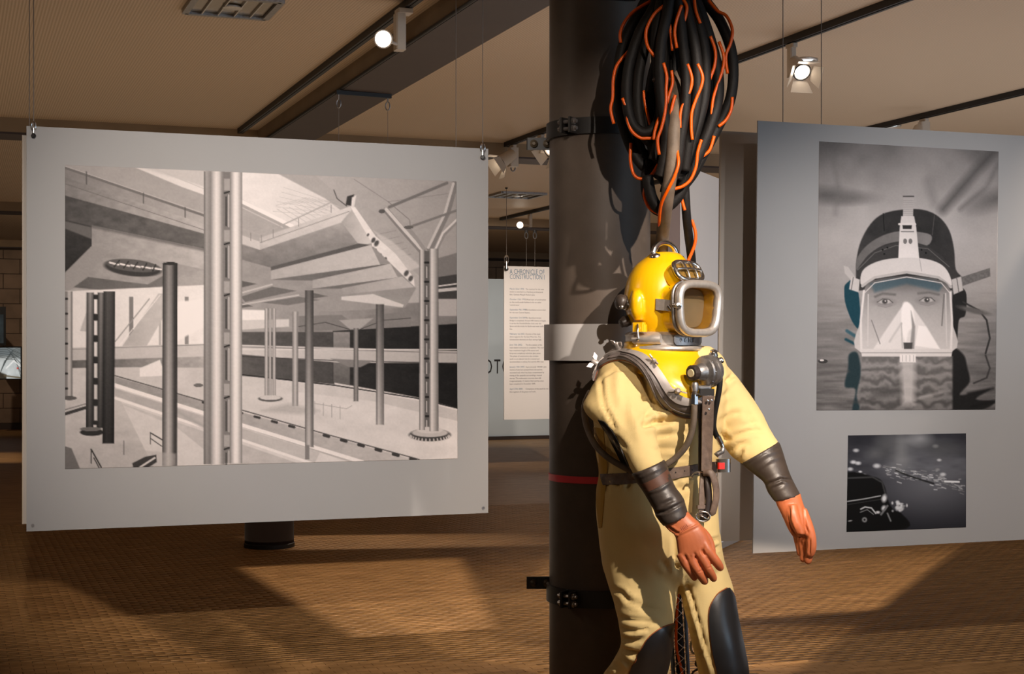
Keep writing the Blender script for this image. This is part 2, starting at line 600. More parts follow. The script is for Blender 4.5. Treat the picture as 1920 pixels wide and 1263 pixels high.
MT = dict(
    black_steel=material('black_steel', srgb(82, 72, 64), 0.5, 0.0, 0.08, 14, 0.06, 160, spec=0.2),
    dark_bracket=material('dark_bracket', srgb(26, 24, 23), 0.5, 0.0, 0.1, 20),
    track=material('track_black', srgb(30, 26, 24), 0.55, 0.0, 0.1, 10),
    concrete=material('concrete_beam', srgb(138, 116, 90), 0.85, 0, 0.12, 3, 0.1, 40),
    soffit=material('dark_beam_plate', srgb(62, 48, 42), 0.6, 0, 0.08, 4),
    board=material('grey_white_board', (0.37, 0.365, 0.365), 0.55, 0, 0.02, 2, spec=0.2),
    board_back=material('unlit_board', (0.48, 0.44, 0.40), 0.6, 0, 0.03, 2),
    white=material('white_wall_paint', (0.62, 0.60, 0.585), 0.7, 0, 0.03, 1.5),
    pale=material('pale_grey_wall', (0.42, 0.45, 0.46), 0.7, 0, 0.03, 1.5),
    lampgrey=material('light_grey_lamp', srgb(190, 176, 160), 0.45, 0, 0.04, 10),
    chrome=material('chrome', (0.72, 0.70, 0.68), 0.22, 1.0, 0.06, 30),
    steel=material('brushed_steel', (0.60, 0.55, 0.50), 0.36, 0.72, 0.10, 60, 0.05, 300),
    rimmetal=material('matt_rim_metal', (0.50, 0.45, 0.42), 0.42, 0.45, 0.08, 40, 0.05, 200),
    dullsteel=material('dull_cast_metal', (0.34, 0.32, 0.31), 0.42, 0.9, 0.2, 60, 0.15, 200),
    cable=material('steel_wire', (0.24, 0.20, 0.17), 0.45, 0.5, 0.1, 50),
    suit=material('yellow_suit_fabric', srgb(212, 186, 128), 0.78, 0, 0.05, 5, 0.10, 420, spec=0.25),
    shell=material('yellow_gloss_paint', srgb(228, 174, 6), 0.28, 0, 0.03, 6, coat=0.5),
    rubber=material('black_rubber', srgb(60, 51, 45), 0.42, 0, 0.18, 22, 0.08, 120),
    seal=material('grey_rubber_seal', srgb(100, 91, 87), 0.5, 0, 0.22, 26, 0.1, 90),
    sidepanel_shaded=material('shaded_side_fabric', srgb(176, 138, 62), 0.75, 0, 0.05, 5, spec=0.2),  # panel tone includes the shade behind the arm
    porttan=material('inner_padding_tan', srgb(196, 178, 146), 0.8, 0, 0.1, 20),
    patch=material('knee_rubber', srgb(28, 27, 28), 0.36, 0, 0.18, 14, 0.06, 80),
    glove=material('orange_rubber_glove', srgb(186, 102, 62), 0.45, 0, 0.10, 16, 0.06, 160),
    leather=material('worn_leather', srgb(108, 90, 78), 0.55, 0, 0.35, 38, 0.2, 160),
    darkleather=material('dark_leather', srgb(46, 36, 32), 0.5, 0, 0.3, 30, 0.15, 140),
    hose=material('black_hose', srgb(20, 17, 15), 0.62, 0, 0.3, 30, 0.25, 220, spec=0.25),
    greyhose=material('grey_brown_hose', srgb(98, 84, 70), 0.65, 0, 0.25, 30, 0.2, 200),
    orange=material('orange_line', srgb(216, 84, 0), 0.34, 0, 0.05, 30, spec=0.3),
    orangeseam=material('orange_edge_line', srgb(140, 74, 34), 0.7, 0, 0.1, 30),
    red=material('red_tape', srgb(206, 52, 62), 0.5, 0, 0.05, 10),
    redplastic=material('red_plastic', srgb(200, 36, 16), 0.3, 0, 0.05, 10, coat=0.4),
    bluegrey=material('blue_grey_hose', srgb(84, 96, 112), 0.55, 0, 0.1, 20),
    ivory=material('ivory_disc', srgb(206, 190, 150), 0.5, 0, 0.08, 40),
    sign=material('white_label_sleeve', (0.52, 0.50, 0.49), 0.55, 0, 0.02, 3),
    darkwood=material('dark_baseboard', srgb(52, 38, 28), 0.6, 0, 0.15, 8),
    joint=material('dark_floor_joint', srgb(74, 50, 28), 0.8, 0, 0.2, 20),
    mortar=material('block_wall_mortar', srgb(70, 58, 48), 0.9, 0, 0.15, 6),
    block=material('grey_wall_block', srgb(136, 114, 94), 0.85, 0, 0.2, 3, 0.15, 60),
    screenblack=material('black_screen_frame', srgb(16, 16, 17), 0.35, 0, 0.1, 10),
    dark=material('dark_inside', srgb(20, 17, 15), 0.5, 0, 0.2, 12),
    print=print_material('printed_photograph'),
    screen=print_material('lit_screen', 0.75),
    ink=material('grey_print_ink', srgb(104, 100, 100), 0.6, 0, 0.02, 5),
    inkblue=material('blue_print_ink', srgb(96, 120, 140), 0.6, 0, 0.02, 5),
    inkblack=material('black_letter', srgb(26, 20, 18), 0.6, 0, 0.02, 5),
    stain=material('glove_stamp_ink', srgb(130, 50, 30), 0.6, 0, 0.1, 30),
    floorblock=floor_material('wood_floor_block', 'object'),
    floorblocks=floor_material('wood_floor_blocks', 'attribute'),
    floorfar=floor_material('wood_floor_far', 'brick'),
    ceiling=ceiling_material(),
    bulb=emitter('lamp_glow', (1.0, 0.90, 0.76, 1), 14.0),
    bulbsoft=emitter('lamp_glow_soft', (1.0, 0.85, 0.68, 1), 3.0),
    bulbcool=emitter('downlight_glow', (0.72, 0.90, 1.0, 1), 1.1),
)


def glass_material():
    M = Mat('face_port_glass')
    t = M.t
    out = t.nodes['Material Output']
    fr = M.n('ShaderNodeLayerWeight')
    fr.inputs['Blend'].default_value = 0.25
    tr = M.n('ShaderNodeBsdfTransparent')
    tr.inputs['Color'].default_value = (0.72, 0.70, 0.66, 1)
    gl = M.n('ShaderNodeBsdfGlossy')
    gl.inputs['Roughness'].default_value = 0.04
    mx = M.n('ShaderNodeMixShader')
    ad = M.n('ShaderNodeMath', operation='ADD')
    ad.inputs[1].default_value = 0.06
    pw = M.n('ShaderNodeMath', operation='MULTIPLY')
    pw.inputs[1].default_value = 0.35
    M.l(fr.outputs['Facing'], pw.inputs[0])
    M.l(pw.outputs[0], ad.inputs[0])
    M.l(ad.outputs[0], mx.inputs[0])
    M.l(tr.outputs[0], mx.inputs[1])
    M.l(gl.outputs[0], mx.inputs[2])
    M.l(mx.outputs[0], out.inputs['Surface'])
    return M.m


MT['glass'] = glass_material()
MT['plinth'] = material('dark_plinth_drum', srgb(44, 34, 31), 0.7, 0, 0.1, 8, spec=0.1)

# ------------------------------------------------------------------ floor
BA0, BA1, BU0, BU1 = 5.6, 14.0, 0.0, 10.1       # the area whose blocks are built one by one
GZ = -0.003
BL, BW = 0.108, 0.05


def quadz(u0, u1, a0, a1, z):
    return [R(u0, a0, z), R(u1, a0, z), R(u1, a1, z), R(u0, a1, z)], [(0, 1, 2, 3)]


FU0, FU1, FA0, FA1 = -14.0, 26.0, -6.0, 31.0
floor = mk('floor', join(quadz(FU0, FU1, FA0, BA0, 0), quadz(FU0, FU1, BA1, FA1, 0), quadz(FU0, BU0, BA0, BA1, 0),
                         quadz(BU1, FU1, BA0, BA1, 0)), MT['floorfar'])
tag(floor, kind='structure')
bed = mk('floor_bed', quadz(BU0, BU1, BA0, BA1, GZ), MT['joint'], floor)
rows = int(round((BA1 - BA0) / BW))
cols = int(round((BU1 - BU0) / BL)) + 1
uu, aa = [], []
for r in range(rows):
    off = (r % 2) * BL / 2
    for c in range(cols):
        u = BU0 + c * BL + off
        if u + BL < BU1 + 0.06:
            uu.append(u + BL / 2)
            aa.append(BA0 + r * BW + BW / 2)
uu, aa = np.array(uu), np.array(aa)
wx = uu * DB.x + aa * DA.x
wy = uu * DB.y + aa * DA.y
px = CXP + FPX * wx / wy
py = CYP + FPX * EYE / wy
vis = (px > -10) & (px < 1930) & (py < 1275)
hidden_by_suit = (px > 1020) & (px < 1420)
order = np.argsort(np.where(vis & ~hidden_by_suit, wy, 1e9))
single = set(order[:300].tolist())
rest = np.array([i for i in range(len(uu)) if i not in single])


def block_corners(du, da, z0, z1):
    q = []
    for z in (z0, z1):
        for su, sa in ((-1, -1), (1, -1), (1, 1), (-1, 1)):
            q.append((su * du, sa * da, z))
    return q


LIFT = RNG.uniform(-0.0003, 0.0003, len(uu))
hu, ha = BL / 2 - 0.0014, BW / 2 - 0.0004
QF = [(4, 5, 6, 7), (0, 1, 5, 4), (1, 2, 6, 5), (2, 3, 7, 6), (3, 0, 4, 7)]
# the joined rest
cor = np.array(block_corners(hu, ha, GZ, 0.0))
n = len(rest)
U = uu[rest][:, None] + cor[None, :, 0]
A = aa[rest][:, None] + cor[None, :, 1]
Z = cor[None, :, 2] + np.where(cor[None, :, 2] > GZ / 2, LIFT[rest][:, None], 0)
P = np.stack([U * DB.x + A * DA.x, U * DB.y + A * DA.y, np.broadcast_to(Z, U.shape)], -1).reshape(-1, 3)
F = (np.array(QF)[None] + (np.arange(n) * 8)[:, None, None]).reshape(-1, 4)
me = bpy.data.meshes.new('paving_blocks')
me.vertices.add(len(P))
me.vertices.foreach_set('co', P.ravel())
me.loops.add(F.size)
me.loops.foreach_set('vertex_index', F.ravel().astype(np.int32))
me.polygons.add(len(F))
me.polygons.foreach_set('loop_start', (np.arange(len(F)) * 4).astype(np.int32))
me.update(calc_edges=True)
att = me.attributes.new('tone', 'FLOAT', 'POINT')
att.data.foreach_set('value', np.repeat(RNG.uniform(0, 1, n), 8).astype(np.float32))
me.materials.append(MT['floorblocks'])
ob = bpy.data.objects.new('paving_blocks', me)
COL.objects.link(ob)
ob.parent = floor
tag(ob, kind='stuff')
# the nearest ones singly
bm1 = bpy.data.meshes.new('block')
bm1.from_pydata([tuple(DB * x + DA * y + UP * z) for x, y, z in cor], [], QF)
bm1.materials.append(MT['floorblock'])
for i in order[:300]:
    b = bpy.data.objects.new('block', bm1)
    COL.objects.link(b)
    b.location = (wx[i], wy[i], LIFT[i])
    b.parent = floor

# ------------------------------------------------------------------ ceiling, beams, tracks
CU0, CU1, CA0, CA1 = -14.0, 26.0, -6.0, 31.0
ceiling = mk('ceiling', box(R((CU0 + CU1) / 2, (CA0 + CA1) / 2, CEIL + 0.05), CU1 - CU0, CA1 - CA0, 0.1, DB, DA), MT['ceiling'])
tag(ceiling, kind='structure')
BD = 0.135


def beam(name, u0, u1, a0, a1):
    b = mk(name, box(R((u0 + u1) / 2, (a0 + a1) / 2, CEIL - BD / 2 + 0.004), u1 - u0, a1 - a0, BD, DB, DA), MT['concrete'])
    tag(b, kind='structure')
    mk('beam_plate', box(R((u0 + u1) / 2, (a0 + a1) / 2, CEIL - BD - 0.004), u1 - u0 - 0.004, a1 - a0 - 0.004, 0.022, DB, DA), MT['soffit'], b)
    return b


b1 = beam('trim_1', 2.755, 3.18, 1.5, 14.25)
mk('edge_pipe', rod(R(2.748, 1.5, CEIL - BD - 0.002), R(2.748, 14.2, CEIL - BD - 0.002), 0.013, 10), MT['track'], b1, True)
for i, a in enumerate((14.25, 22.4, 30.2)):
    beam('trim_%d' % (i + 2), -14, 26, a, a + 0.42)
beam('trim_5', 2.80, 3.22, 14.67, 22.4)


def track(u, a0, a1, label, group):
    t = thing('light_track', label, 'lighting track', R(u, (a0 + a1) / 2, CEIL), group)
    part('rail', t, MT['track'], box(R(u, (a0 + a1) / 2, CEIL - 0.022), 0.052, a1 - a0, 0.046, DB, DA))
    part('conductor_slot', t, MT['dark'], box(R(u, (a0 + a1) / 2, CEIL - 0.047), 0.018, a1 - a0 - 0.05, 0.006, DB, DA))
    part('end_cap', t, MT['track'], box(R(u, a1, CEIL - 0.022), 0.056, 0.02, 0.05, DB, DA))
    return t


track(2.58, 2.0, 14.2, 'black ceiling lighting track running beside the concrete beam', 'ceiling lighting tracks')
track(5.28, 2.0, 14.2, 'black ceiling lighting track passing behind the hose bundle', 'ceiling lighting tracks')
track(8.1, 2.0, 14.2, 'black ceiling lighting track above the board with the face mask print', 'ceiling lighting tracks')
track(8.2, 15.0, 22.3, 'black far lighting track above the small round lit spotlight', 'ceiling lighting tracks')
track(5.28, 15.0, 22.3, 'black far lighting track beyond the first cross beam', 'ceiling lighting tracks')
track(8.2, 23.2, 30.1, 'black farthest lighting track near the stone wall', 'ceiling lighting tracks')
track(2.58, 15.0, 22.3, 'black lighting track seen left of the station board', 'ceiling lighting tracks')

# ------------------------------------------------------------------ walls
AW = 30.62
wall = mk('wall_back', box(R(6, AW + 0.15, CEIL / 2), 40, 0.3, CEIL, DB, DA), MT['mortar'])
tag(wall, kind='structure')


def uAt(px, a):
    """room u of a pixel column at distance a"""
    d = Vector(((px - CXP) / FPX, 1, 0))
    y = a / d.dot(DA)
    return (d * y).dot(DB)


def blocks(u0, u1, z0, z1, bw=0.62, bh=0.29):
    r = 0
    z = z0
    while z < z1:
        h = min(bh, z1 - z) - 0.014
        u = u0 - (0.31 if r % 2 else 0)
        while u < u1:
            a, b = max(u, u0), min(u + bw - 0.014, u1)
            if b - a > 0.05 and h > 0.03:
                pr = random.uniform(0.012, 0.026)
                mk('block', box(R((a + b) / 2, AW - pr / 2 + 0.004, z + h / 2 + 0.007), b - a, pr + 0.01, h, DB, DA), MT['block'], wall)
            u += bw
        z += bh
        r += 1


uL0, uL1 = uAt(-25, AW), uAt(60, AW)
blocks(uL0, uL1, 0.12, CEIL - 0.16)
uM0, uM1 = uAt(905, AW), uAt(1040, AW)
blocks(uM0, uM1, 1.6, CEIL - 0.16)
base = mk('baseboard_back', box(R(6, AW - 0.03, 0.06), 40, 0.05, 0.12, DB, DA), MT['darkwood'])
tag(base, kind='structure')
# side and rear walls of the hall
for nm, c, sx, sy in (('wall_left', R(FU0 - 0.1, 12.5, CEIL / 2), 0.2, 37, ), ('wall_right', R(FU1 + 0.1, 12.5, CEIL / 2), 0.2, 37)):
    tag(mk(nm, box(c, sx, sy, CEIL, DB, DA), MT['white']), kind='structure')

# pale wall with big letters, standing in front of the back wall
YF = 25.4
pw0, pw1 = W(860, 655, YF), W(1200, 655, YF)
dirp = (R(1, 0) - R(0, 0))
p0 = Vector((pw0.x, pw0.y, 0)); p1 = p0 + dirp * 3.3
lw = thing('lettered_partition', 'pale blue grey partition wall with large black letters behind the text panel', 'partition', (p0 + p1) / 2)
htop = 2.76
part('wall_panel', lw, MT['pale'], box((p0 + p1) / 2 + DA * 0.08 + UP * (htop / 2), 3.3, 0.16, htop, DB, DA))
part('dark_plinth', lw, MT['darkwood'], box((p0 + p1) / 2 + DA * 0.0 + UP * 0.03, 3.3, 0.05, 0.06, DB, DA))


def text(body, parent, mat, pos, right, up, size, sx=1.0, depth=0.002, name='lettering', kind=None, align='LEFT'):
    cu = bpy.data.curves.new('text', 'FONT')
    cu.body = body
    cu.size = size
    cu.align_x = align
    cu.extrude = depth / 2
    cu.resolution_u = 2
    o = bpy.data.objects.new('text', cu)
    COL.objects.link(o)
    dg = bpy.context.evaluated_depsgraph_get()
    me = bpy.data.meshes.new_from_object(o.evaluated_get(dg))
    bpy.data.objects.remove(o)
    nrm = right.cross(up)
    v = [Vector(pos) + right * (q.co.x * sx) + up * q.co.y + nrm * q.co.z for q in me.vertices]
    f = [tuple(p.vertices) for p in me.polygons]
    bpy.data.meshes.remove(me)
    ob = mk(name, (v, f), mat, parent)
    if kind: ob['kind'] = kind
    return ob


# letters: cap height 0.26 m; the T stands at pixel column 932
uT = uAt(932, p0.dot(DA))
tpos = R(uT, p0.dot(DA) - 0.004, EYE + (655 - 700) / FPX * 25.6)
for ch, du in (('F', -0.405), ('O', -0.245), ('T', -0.055), ('O', 0.085)):
    text(ch, lw, MT['inkblack'], tpos + DB * du, DB, UP, 0.355, 0.55, 0.006, 'letter')

# white partition standing behind the diver's column
q0 = Vector((W(1276, 655, 10.6).x, 10.6, 0))
dq = (Vector((W(1376, 655, 11.95).x, 11.95, 0)) - q0).normalized()
nq = Vector((-dq.y, dq.x, 0))
LQ = 3.4
wp = thing('white_partition', 'free-standing white partition seen between the hanging hoses and grey panel', 'partition', q0 + dq * LQ / 2 + nq * 0.068)
part('wall_panel', wp, MT['white'], box(q0 + dq * LQ / 2 + nq * 0.068 + UP * 1.435, LQ, 0.136, 2.87, dq, nq))
part('end_face', wp, material('grey_end_face', srgb(120, 108, 108), 0.6, 0, 0.05, 3), box(q0 - dq * 0.006 + nq * 0.068 + UP * 1.435, 0.012, 0.13, 2.85, dq, nq))

# made-up panel right of the frame, added for the face port to reflect
tag(mk('trim_6', join(slab([Vector((4.4, 3.2, 0)), Vector((4.4, 6.4, 0)), Vector((4.4, 6.4, 1.72)), Vector((4.4, 3.2, 1.60))], Vector((1, 0, 0)), 0.12)), MT['white']), kind='structure')

# round dark plinth standing behind the station board
YC2 = 11.57 + 0.19
x2 = W(505, 655, YC2).x
c2 = thing('round_plinth', 'dark round plinth standing on the floor behind the station board', 'plinth', (x2, YC2, 0))
part('drum', c2, MT['plinth'], lathe((x2, YC2, 0), UP, [(0.03, 0.192), (1.0, 0.192)], 40), smooth=True)
part('top_disc', c2, MT['dark_bracket'], lathe((x2, YC2, 1.0), UP, [(0, 0.195), (0.02, 0.195), (0.024, 0.18)], 40), smooth=True)
part('base_ring', c2, MT['dark_bracket'], lathe((x2, YC2, 0), UP, [(0, 0.198), (0.03, 0.198), (0.036, 0.19)], 40), smooth=True)

# ------------------------------------------------------------------ printed pictures
def hash2(ix, iy, seed):
    h = (ix.astype(np.int64) * 374761393 + iy.astype(np.int64) * 668265263 + seed * 982451653) & 0x7fffffff
    h = ((h ^ (h >> 13)) * 1274126177) & 0x7fffffff
    return ((h ^ (h >> 16)) & 0xffff) / 65535.0


def vnoise(x, y, seed=0, octv=3):
    out = np.zeros_like(x)
    amp, tot = 1.0, 0
    for o in range(octv):
        ix, iy = np.floor(x), np.floor(y)
        fx, fy = x - ix, y - iy
        fx, fy = fx * fx * (3 - 2 * fx), fy * fy * (3 - 2 * fy)
        a, b = hash2(ix, iy, seed + o), hash2(ix + 1, iy, seed + o)
        c, d = hash2(ix, iy + 1, seed + o), hash2(ix + 1, iy + 1, seed + o)
        out += amp * (a * (1 - fx) * (1 - fy) + b * fx * (1 - fy) + c * (1 - fx) * fy + d * fx * fy)
        tot += amp
        amp *= 0.5
        x, y = x * 2.03, y * 2.03
    return out / tot


class Print:
    """picture printed on a fine grid: shapes are drawn into one ink value per grid point"""

    def __init__(self, X, Y, base):
        self.X, self.Y = X, Y
        self.c = np.full(X.shape + (3,), float(base))

    def put(self, m, val, idx):
        if callable(val):
            val = val(self.X[idx], self.Y[idx])
        val = np.asarray(val, float)
        if val.ndim == 0:
            val = np.array([val, val, val])
        if val.ndim == 1 and val.shape[0] == 3:
            val = val[None, :]
        elif val.ndim == 1:
            val = val[:, None]
        self.c[idx] = self.c[idx] * (1 - m[:, None]) + val * m[:, None]

    def near(self, x0, y0, x1, y1):
        return np.nonzero((self.X >= x0) & (self.X <= x1) & (self.Y >= y0) & (self.Y <= y1))[0]

    def poly(self, pts, val, soft=0.8, op=1.0):
        p = np.array(pts, float)
        idx = self.near(p[:, 0].min() - soft, p[:, 1].min() - soft, p[:, 0].max() + soft, p[:, 1].max() + soft)
        if not len(idx): return
        x, y = self.X[idx], self.Y[idx]
        ins = np.zeros(len(idx), bool)
        dist = np.full(len(idx), 1e9)
        for i in range(len(p)):
            (ax, ay), (bx, by) = p[i], p[(i + 1) % len(p)]
            if ay != by:
                cr = ((ay > y) != (by > y)) & (x < (bx - ax) * (y - ay) / (by - ay) + ax)
                ins ^= cr
            dx, dy = bx - ax, by - ay
            t = np.clip(((x - ax) * dx + (y - ay) * dy) / (dx * dx + dy * dy + 1e-9), 0, 1)
            dist = np.minimum(dist, np.hypot(x - ax - t * dx, y - ay - t * dy))
        s = np.where(ins, dist, -dist)
        self.put(np.clip(s / (2 * soft) + 0.5, 0, 1) * op, val, idx)

    def blob(self, pts, val, soft=0.8, op=1.0):
        q = [(v.x, v.y) for v in catmull([Vector((x, y, 0)) for x, y in pts], 5, True)]
        self.poly(q, val, soft, op)

    def line(self, pts, w, val, soft=0.6, op=1.0):
        p = np.array(pts, float)
        g = w / 2 + soft
        idx = self.near(p[:, 0].min() - g, p[:, 1].min() - g, p[:, 0].max() + g, p[:, 1].max() + g)
        if not len(idx): return
        x, y = self.X[idx], self.Y[idx]
        dist = np.full(len(idx), 1e9)
        for (ax, ay), (bx, by) in zip(p[:-1], p[1:]):
            dx, dy = bx - ax, by - ay
            t = np.clip(((x - ax) * dx + (y - ay) * dy) / (dx * dx + dy * dy + 1e-9), 0, 1)
            dist = np.minimum(dist, np.hypot(x - ax - t * dx, y - ay - t * dy))
        self.put(np.clip((w / 2 - dist) / (2 * soft) + 0.5, 0, 1) * op, val, idx)

    def ell(self, cx, cy, rx, ry, val, ang=0, soft=0.08, op=1.0):
        r = max(rx, ry) * (1 + soft)
        idx = self.near(cx - r, cy - r, cx + r, cy + r)
        if not len(idx): return
        a = math.radians(ang)
        x, y = self.X[idx] - cx, self.Y[idx] - cy
        u, v = (x * math.cos(a) + y * math.sin(a)) / rx, (-x * math.sin(a) + y * math.cos(a)) / ry
        d = np.hypot(u, v)
        self.put(np.clip((1 - d) / (2 * soft) + 0.5, 0, 1) * op, val, idx)

    def pipe(self, x0, x1, y0, y1, tones, lean=0, fade=None):
        """vertical round column: tones across its width"""
        tx = np.linspace(0, 1, len(tones))

        def val(x, y):
            xs = (x - x0 - lean * (y - y0) / (y1 - y0)) / (x1 - x0)
            v = np.interp(xs, tx, tones)
            if fade is not None:
                v = v * np.interp((y - y0) / (y1 - y0), [0, 1], fade)
            return v
        self.poly([(x0, y0), (x1, y0), (x1 + lean, y1), (x0 + lean, y1)], val, 0.7)


def gx(x0, v0, x1, v1, amp=10, s=0.05, seed=3, axis=0):
    """tone running from v0 to v1 plus concrete mottling"""
    def val(x, y):
        q = (x, y)[axis]
        return np.interp(q, [x0, x1], [v0, v1]) + (vnoise(x * s, y * s * 1.7, seed) - 0.5) * 2 * amp
    return val


def print_mesh(name, parent, plane_pt, plane_n, corners, draw, step, thick, mat, tint=(1.0, 0.965, 0.955)):
    """a print on the plane of a board: corners TL TR BR BL (as seen) laid on that plane"""
    def onplane(px, py):
        d = Vector(((px - CXP) / FPX, 1, (CYP - py) / FPX))
        o = Vector((0, 0, EYE))
        t = (plane_pt - o).dot(plane_n) / d.dot(plane_n)
        return o + d * t
    tl, tr, br, bl = [onplane(*c) for c in corners]
    wpx = max(corners[1][0] - corners[0][0], 10)
    hpx = max(corners[3][1] - corners[0][1], 10)
    nx, ny = int(wpx / step) + 1, int(hpx / step) + 1
    s, t = np.meshgrid(np.linspace(0, 1, nx), np.linspace(0, 1, ny))
    s, t = s.ravel()[:, None], t.ravel()[:, None]
    T = lambda p: np.array(p)[None]
    P = (T(tl) * (1 - s) + T(tr) * s) * (1 - t) + (T(bl) * (1 - s) + T(br) * s) * t
    P = P + np.array(plane_n)[None] * thick
    X = CXP + FPX * P[:, 0] / P[:, 1]
    Y = CYP - FPX * (P[:, 2] - EYE) / P[:, 1]
    pr = Print(X, Y, 150)
    draw(pr)
    c = np.clip(pr.c, 0, 255) * np.array(tint)[None] / 255.0
    lin = np.where(c <= 0.04045, c / 12.92, ((c + 0.055) / 1.055) ** 2.4)
    og = np.array(org(parent))
    i = (np.arange(ny - 1)[:, None] * nx + np.arange(nx - 1)[None]).ravel()
    F = np.stack([i, i + nx, i + nx + 1, i + 1], 1)
    nv = len(P)
    # thin edge going back to the board so the print has thickness
    rim = np.concatenate([np.arange(nx), np.arange(1, ny) * nx + nx - 1, (ny - 1) * nx + np.arange(nx - 2, -1, -1), np.arange(ny - 2, 0, -1) * nx])
    back = P[rim] - np.array(plane_n)[None] * thick
    m = len(rim)
    k = np.arange(m)
    FR = np.stack([rim[k], rim[(k + 1) % m], nv + (k + 1) % m, nv + k], 1)
    P = np.concatenate([P, back]) - og[None]
    F = np.concatenate([F, FR])
    lin = np.concatenate([lin, lin[rim]])
    me = bpy.data.meshes.new(name)
    me.vertices.add(len(P))
    me.vertices.foreach_set('co', P.astype(np.float32).ravel())
    me.loops.add(F.size)
    me.loops.foreach_set('vertex_index', F.ravel().astype(np.int32))
    me.polygons.add(len(F))
    me.polygons.foreach_set('loop_start', (np.arange(len(F)) * 4).astype(np.int32))
    me.update(calc_edges=True)
    at = me.attributes.new('ink', 'FLOAT_COLOR', 'POINT')
    at.data.foreach_set('color', np.concatenate([lin, np.ones((len(lin), 1))], 1).astype(np.float32).ravel())
    me.materials.append(mat)
    o = bpy.data.objects.new(name, me)
    COL.objects.link(o)
    o.parent = parent
    ORG[o.name] = org(parent)
    return o


def draw_station(p):
    X, Y = p.X, p.Y
    p.poly([(110, 300), (870, 300), (870, 900), (110, 900)], gx(120, 168, 860, 178, 5), 1)
    # roof light
    p.poly([(452, 322), (522, 326), (610, 372), (640, 395), (560, 430), (450, 372)], gx(450, 238, 620, 222, 5), 1.2)
    p.poly([(249, 312), (385, 318), (385, 366), (340, 350)], gx(250, 222, 385, 232, 3), 1)
    p.poly([(262, 313), (383, 318), (383, 350)], 204, 2)
    p.line([(290, 316), (383, 354)], 1.5, 200)
    p.line([(452, 377), (548, 424)], 7, 246)
    p.line([(452, 388), (530, 426)], 2, 200)
    for k in range(9):
        p.line([(518 + k * 13, 385 - k * 1), (575 + k * 6, 350 - 2 * k + 20 + k * 3)], 1.0, 196)
        p.line([(520 + k * 11, 392 - k * 2), (565 + k * 9, 420 - k * 4)], 1.0, 196)
    for k in range(6):
        p.line([(512 + k * 4, 396 - k * 9), (610 + k * 2, 404 - k * 5)], 0.9, 200)
    # left parapet, rail and slab
    p.poly([(121, 312), (383, 402), (383, 432), (121, 345)], gx(120, 140, 383, 176, 10), 0.8)
    p.line([(121, 314), (383, 404)], 4.5, 118)
    p.line([(121, 311), (383, 400)], 1.2, 195)
    for x, y in ((162, 322), (269, 362), (347, 389)):
        p.line([(x, y), (x, y + 26)], 2.2, 92)
    p.poly([(121, 332), (383, 420), (383, 438), (121, 366)], gx(120, 132, 383, 186, 14, 0.08), 0.8)
    p.line([(121, 344), (383, 431)], 1, 110)
    p.poly([(121, 366), (383, 438), (383, 468), (170, 424), (121, 414)], gx(120, 78, 383, 108, 16, 0.06), 0.8)
    p.poly([(121, 412), (173, 424), (173, 462), (121, 512)], gx(412, 58, 512, 40, 8, axis=1), 0.8)
    p.poly([(121, 414), (172, 426), (172, 448), (121, 428)], 104, 1.5)
    p.poly([(172, 422), (383, 466), (383, 505), (172, 461)], gx(172, 150, 383, 188, 14, 0.06), 0.8)
    p.line([(172, 424), (383, 468)], 5, 84, 3, 0.7)
    p.poly([(172, 461), (383, 505), (383, 524), (277, 552), (140, 540), (121, 546), (121, 512)], gx(120, 146, 383, 172, 12, 0.07), 0.8)
    p.poly([(172, 461), (205, 470), (142, 540), (121, 546), (121, 512)], 150, 1)
    p.poly([(138, 538), (165, 519), (277, 533), (307, 516), (307, 534), (277, 553)], gx(138, 92, 307, 120, 8), 0.8)
    p.ell(249, 502, 54, 15.5, 58, 6)
    p.ell(249, 498, 50, 11, 92, 6)
    for k in range(5):
        p.line([(206 + k * 20, 492 + k * 2.6), (222 + k * 20, 496 + k * 2.2)], 3.5, 226)
        p.line([(224 + k * 17, 488 + k * 2), (214 + k * 18, 500 + k * 2)], 2.4, 48)
    # far bright side, left
    p.poly([(121, 546), (383, 534), (383, 650), (121, 655)], gx(120, 222, 383, 240, 5), 1)
    p.poly([(150, 620), (172, 555), (186, 555), (166, 622)], 186, 1)
    for x, w_, t in ((246, 8, 128), (350, 7, 140), (300, 4, 180)):
        p.poly([(x - w_ / 2, 556), (x + w_ / 2, 556), (x + w_ / 2, 726), (x - w_ / 2, 726)], t, 0.7)
    p.poly([(213, 672), (297, 550), (332, 550), (258, 678)], gx(213, 176, 332, 206, 8), 0.8)
    p.line([(216, 640), (280, 560)], 2, 150)
    p.line([(222, 650), (300, 553)], 1.4, 240)
    p.poly([(330, 566), (383, 560), (383, 612), (330, 640)], 248, 2)
    p.poly([(121, 652), (383, 644), (383, 670), (121, 676)], gx(120, 186, 383, 206, 5), 0.8)
    p.line([(121, 655), (383, 646)], 1.5, 150)
    p.poly([(121, 676), (383, 668), (383, 700), (121, 692)], gx(120, 88, 383, 176, 14, 0.1), 1)
    # floor
    p.poly([(121, 690), (250, 688), (460, 690), (640, 712), (870, 764), (870, 890), (121, 890)], gx(120, 198, 860, 222, 10, 0.03), 1)
    p.poly([(121, 700), (215, 712), (330, 770), (300, 880), (121, 885)], gx(700, 206, 885, 178, 12, 0.05, axis=1), 2)
    p.poly([(262, 690), (300, 674), (310, 704), (262, 706)], 232, 1)
    # right: concrete interior
    p.poly([(452, 575), (870, 565), (870, 640), (452, 640)], gx(452, 168, 860, 120, 10, 0.06), 1)
    p.poly([(452, 575), (502, 578), (502, 600), (452, 606)], 240, 1)
    p.poly([(452, 600), (542, 598), (542, 612), (452, 618)], 212, 1)
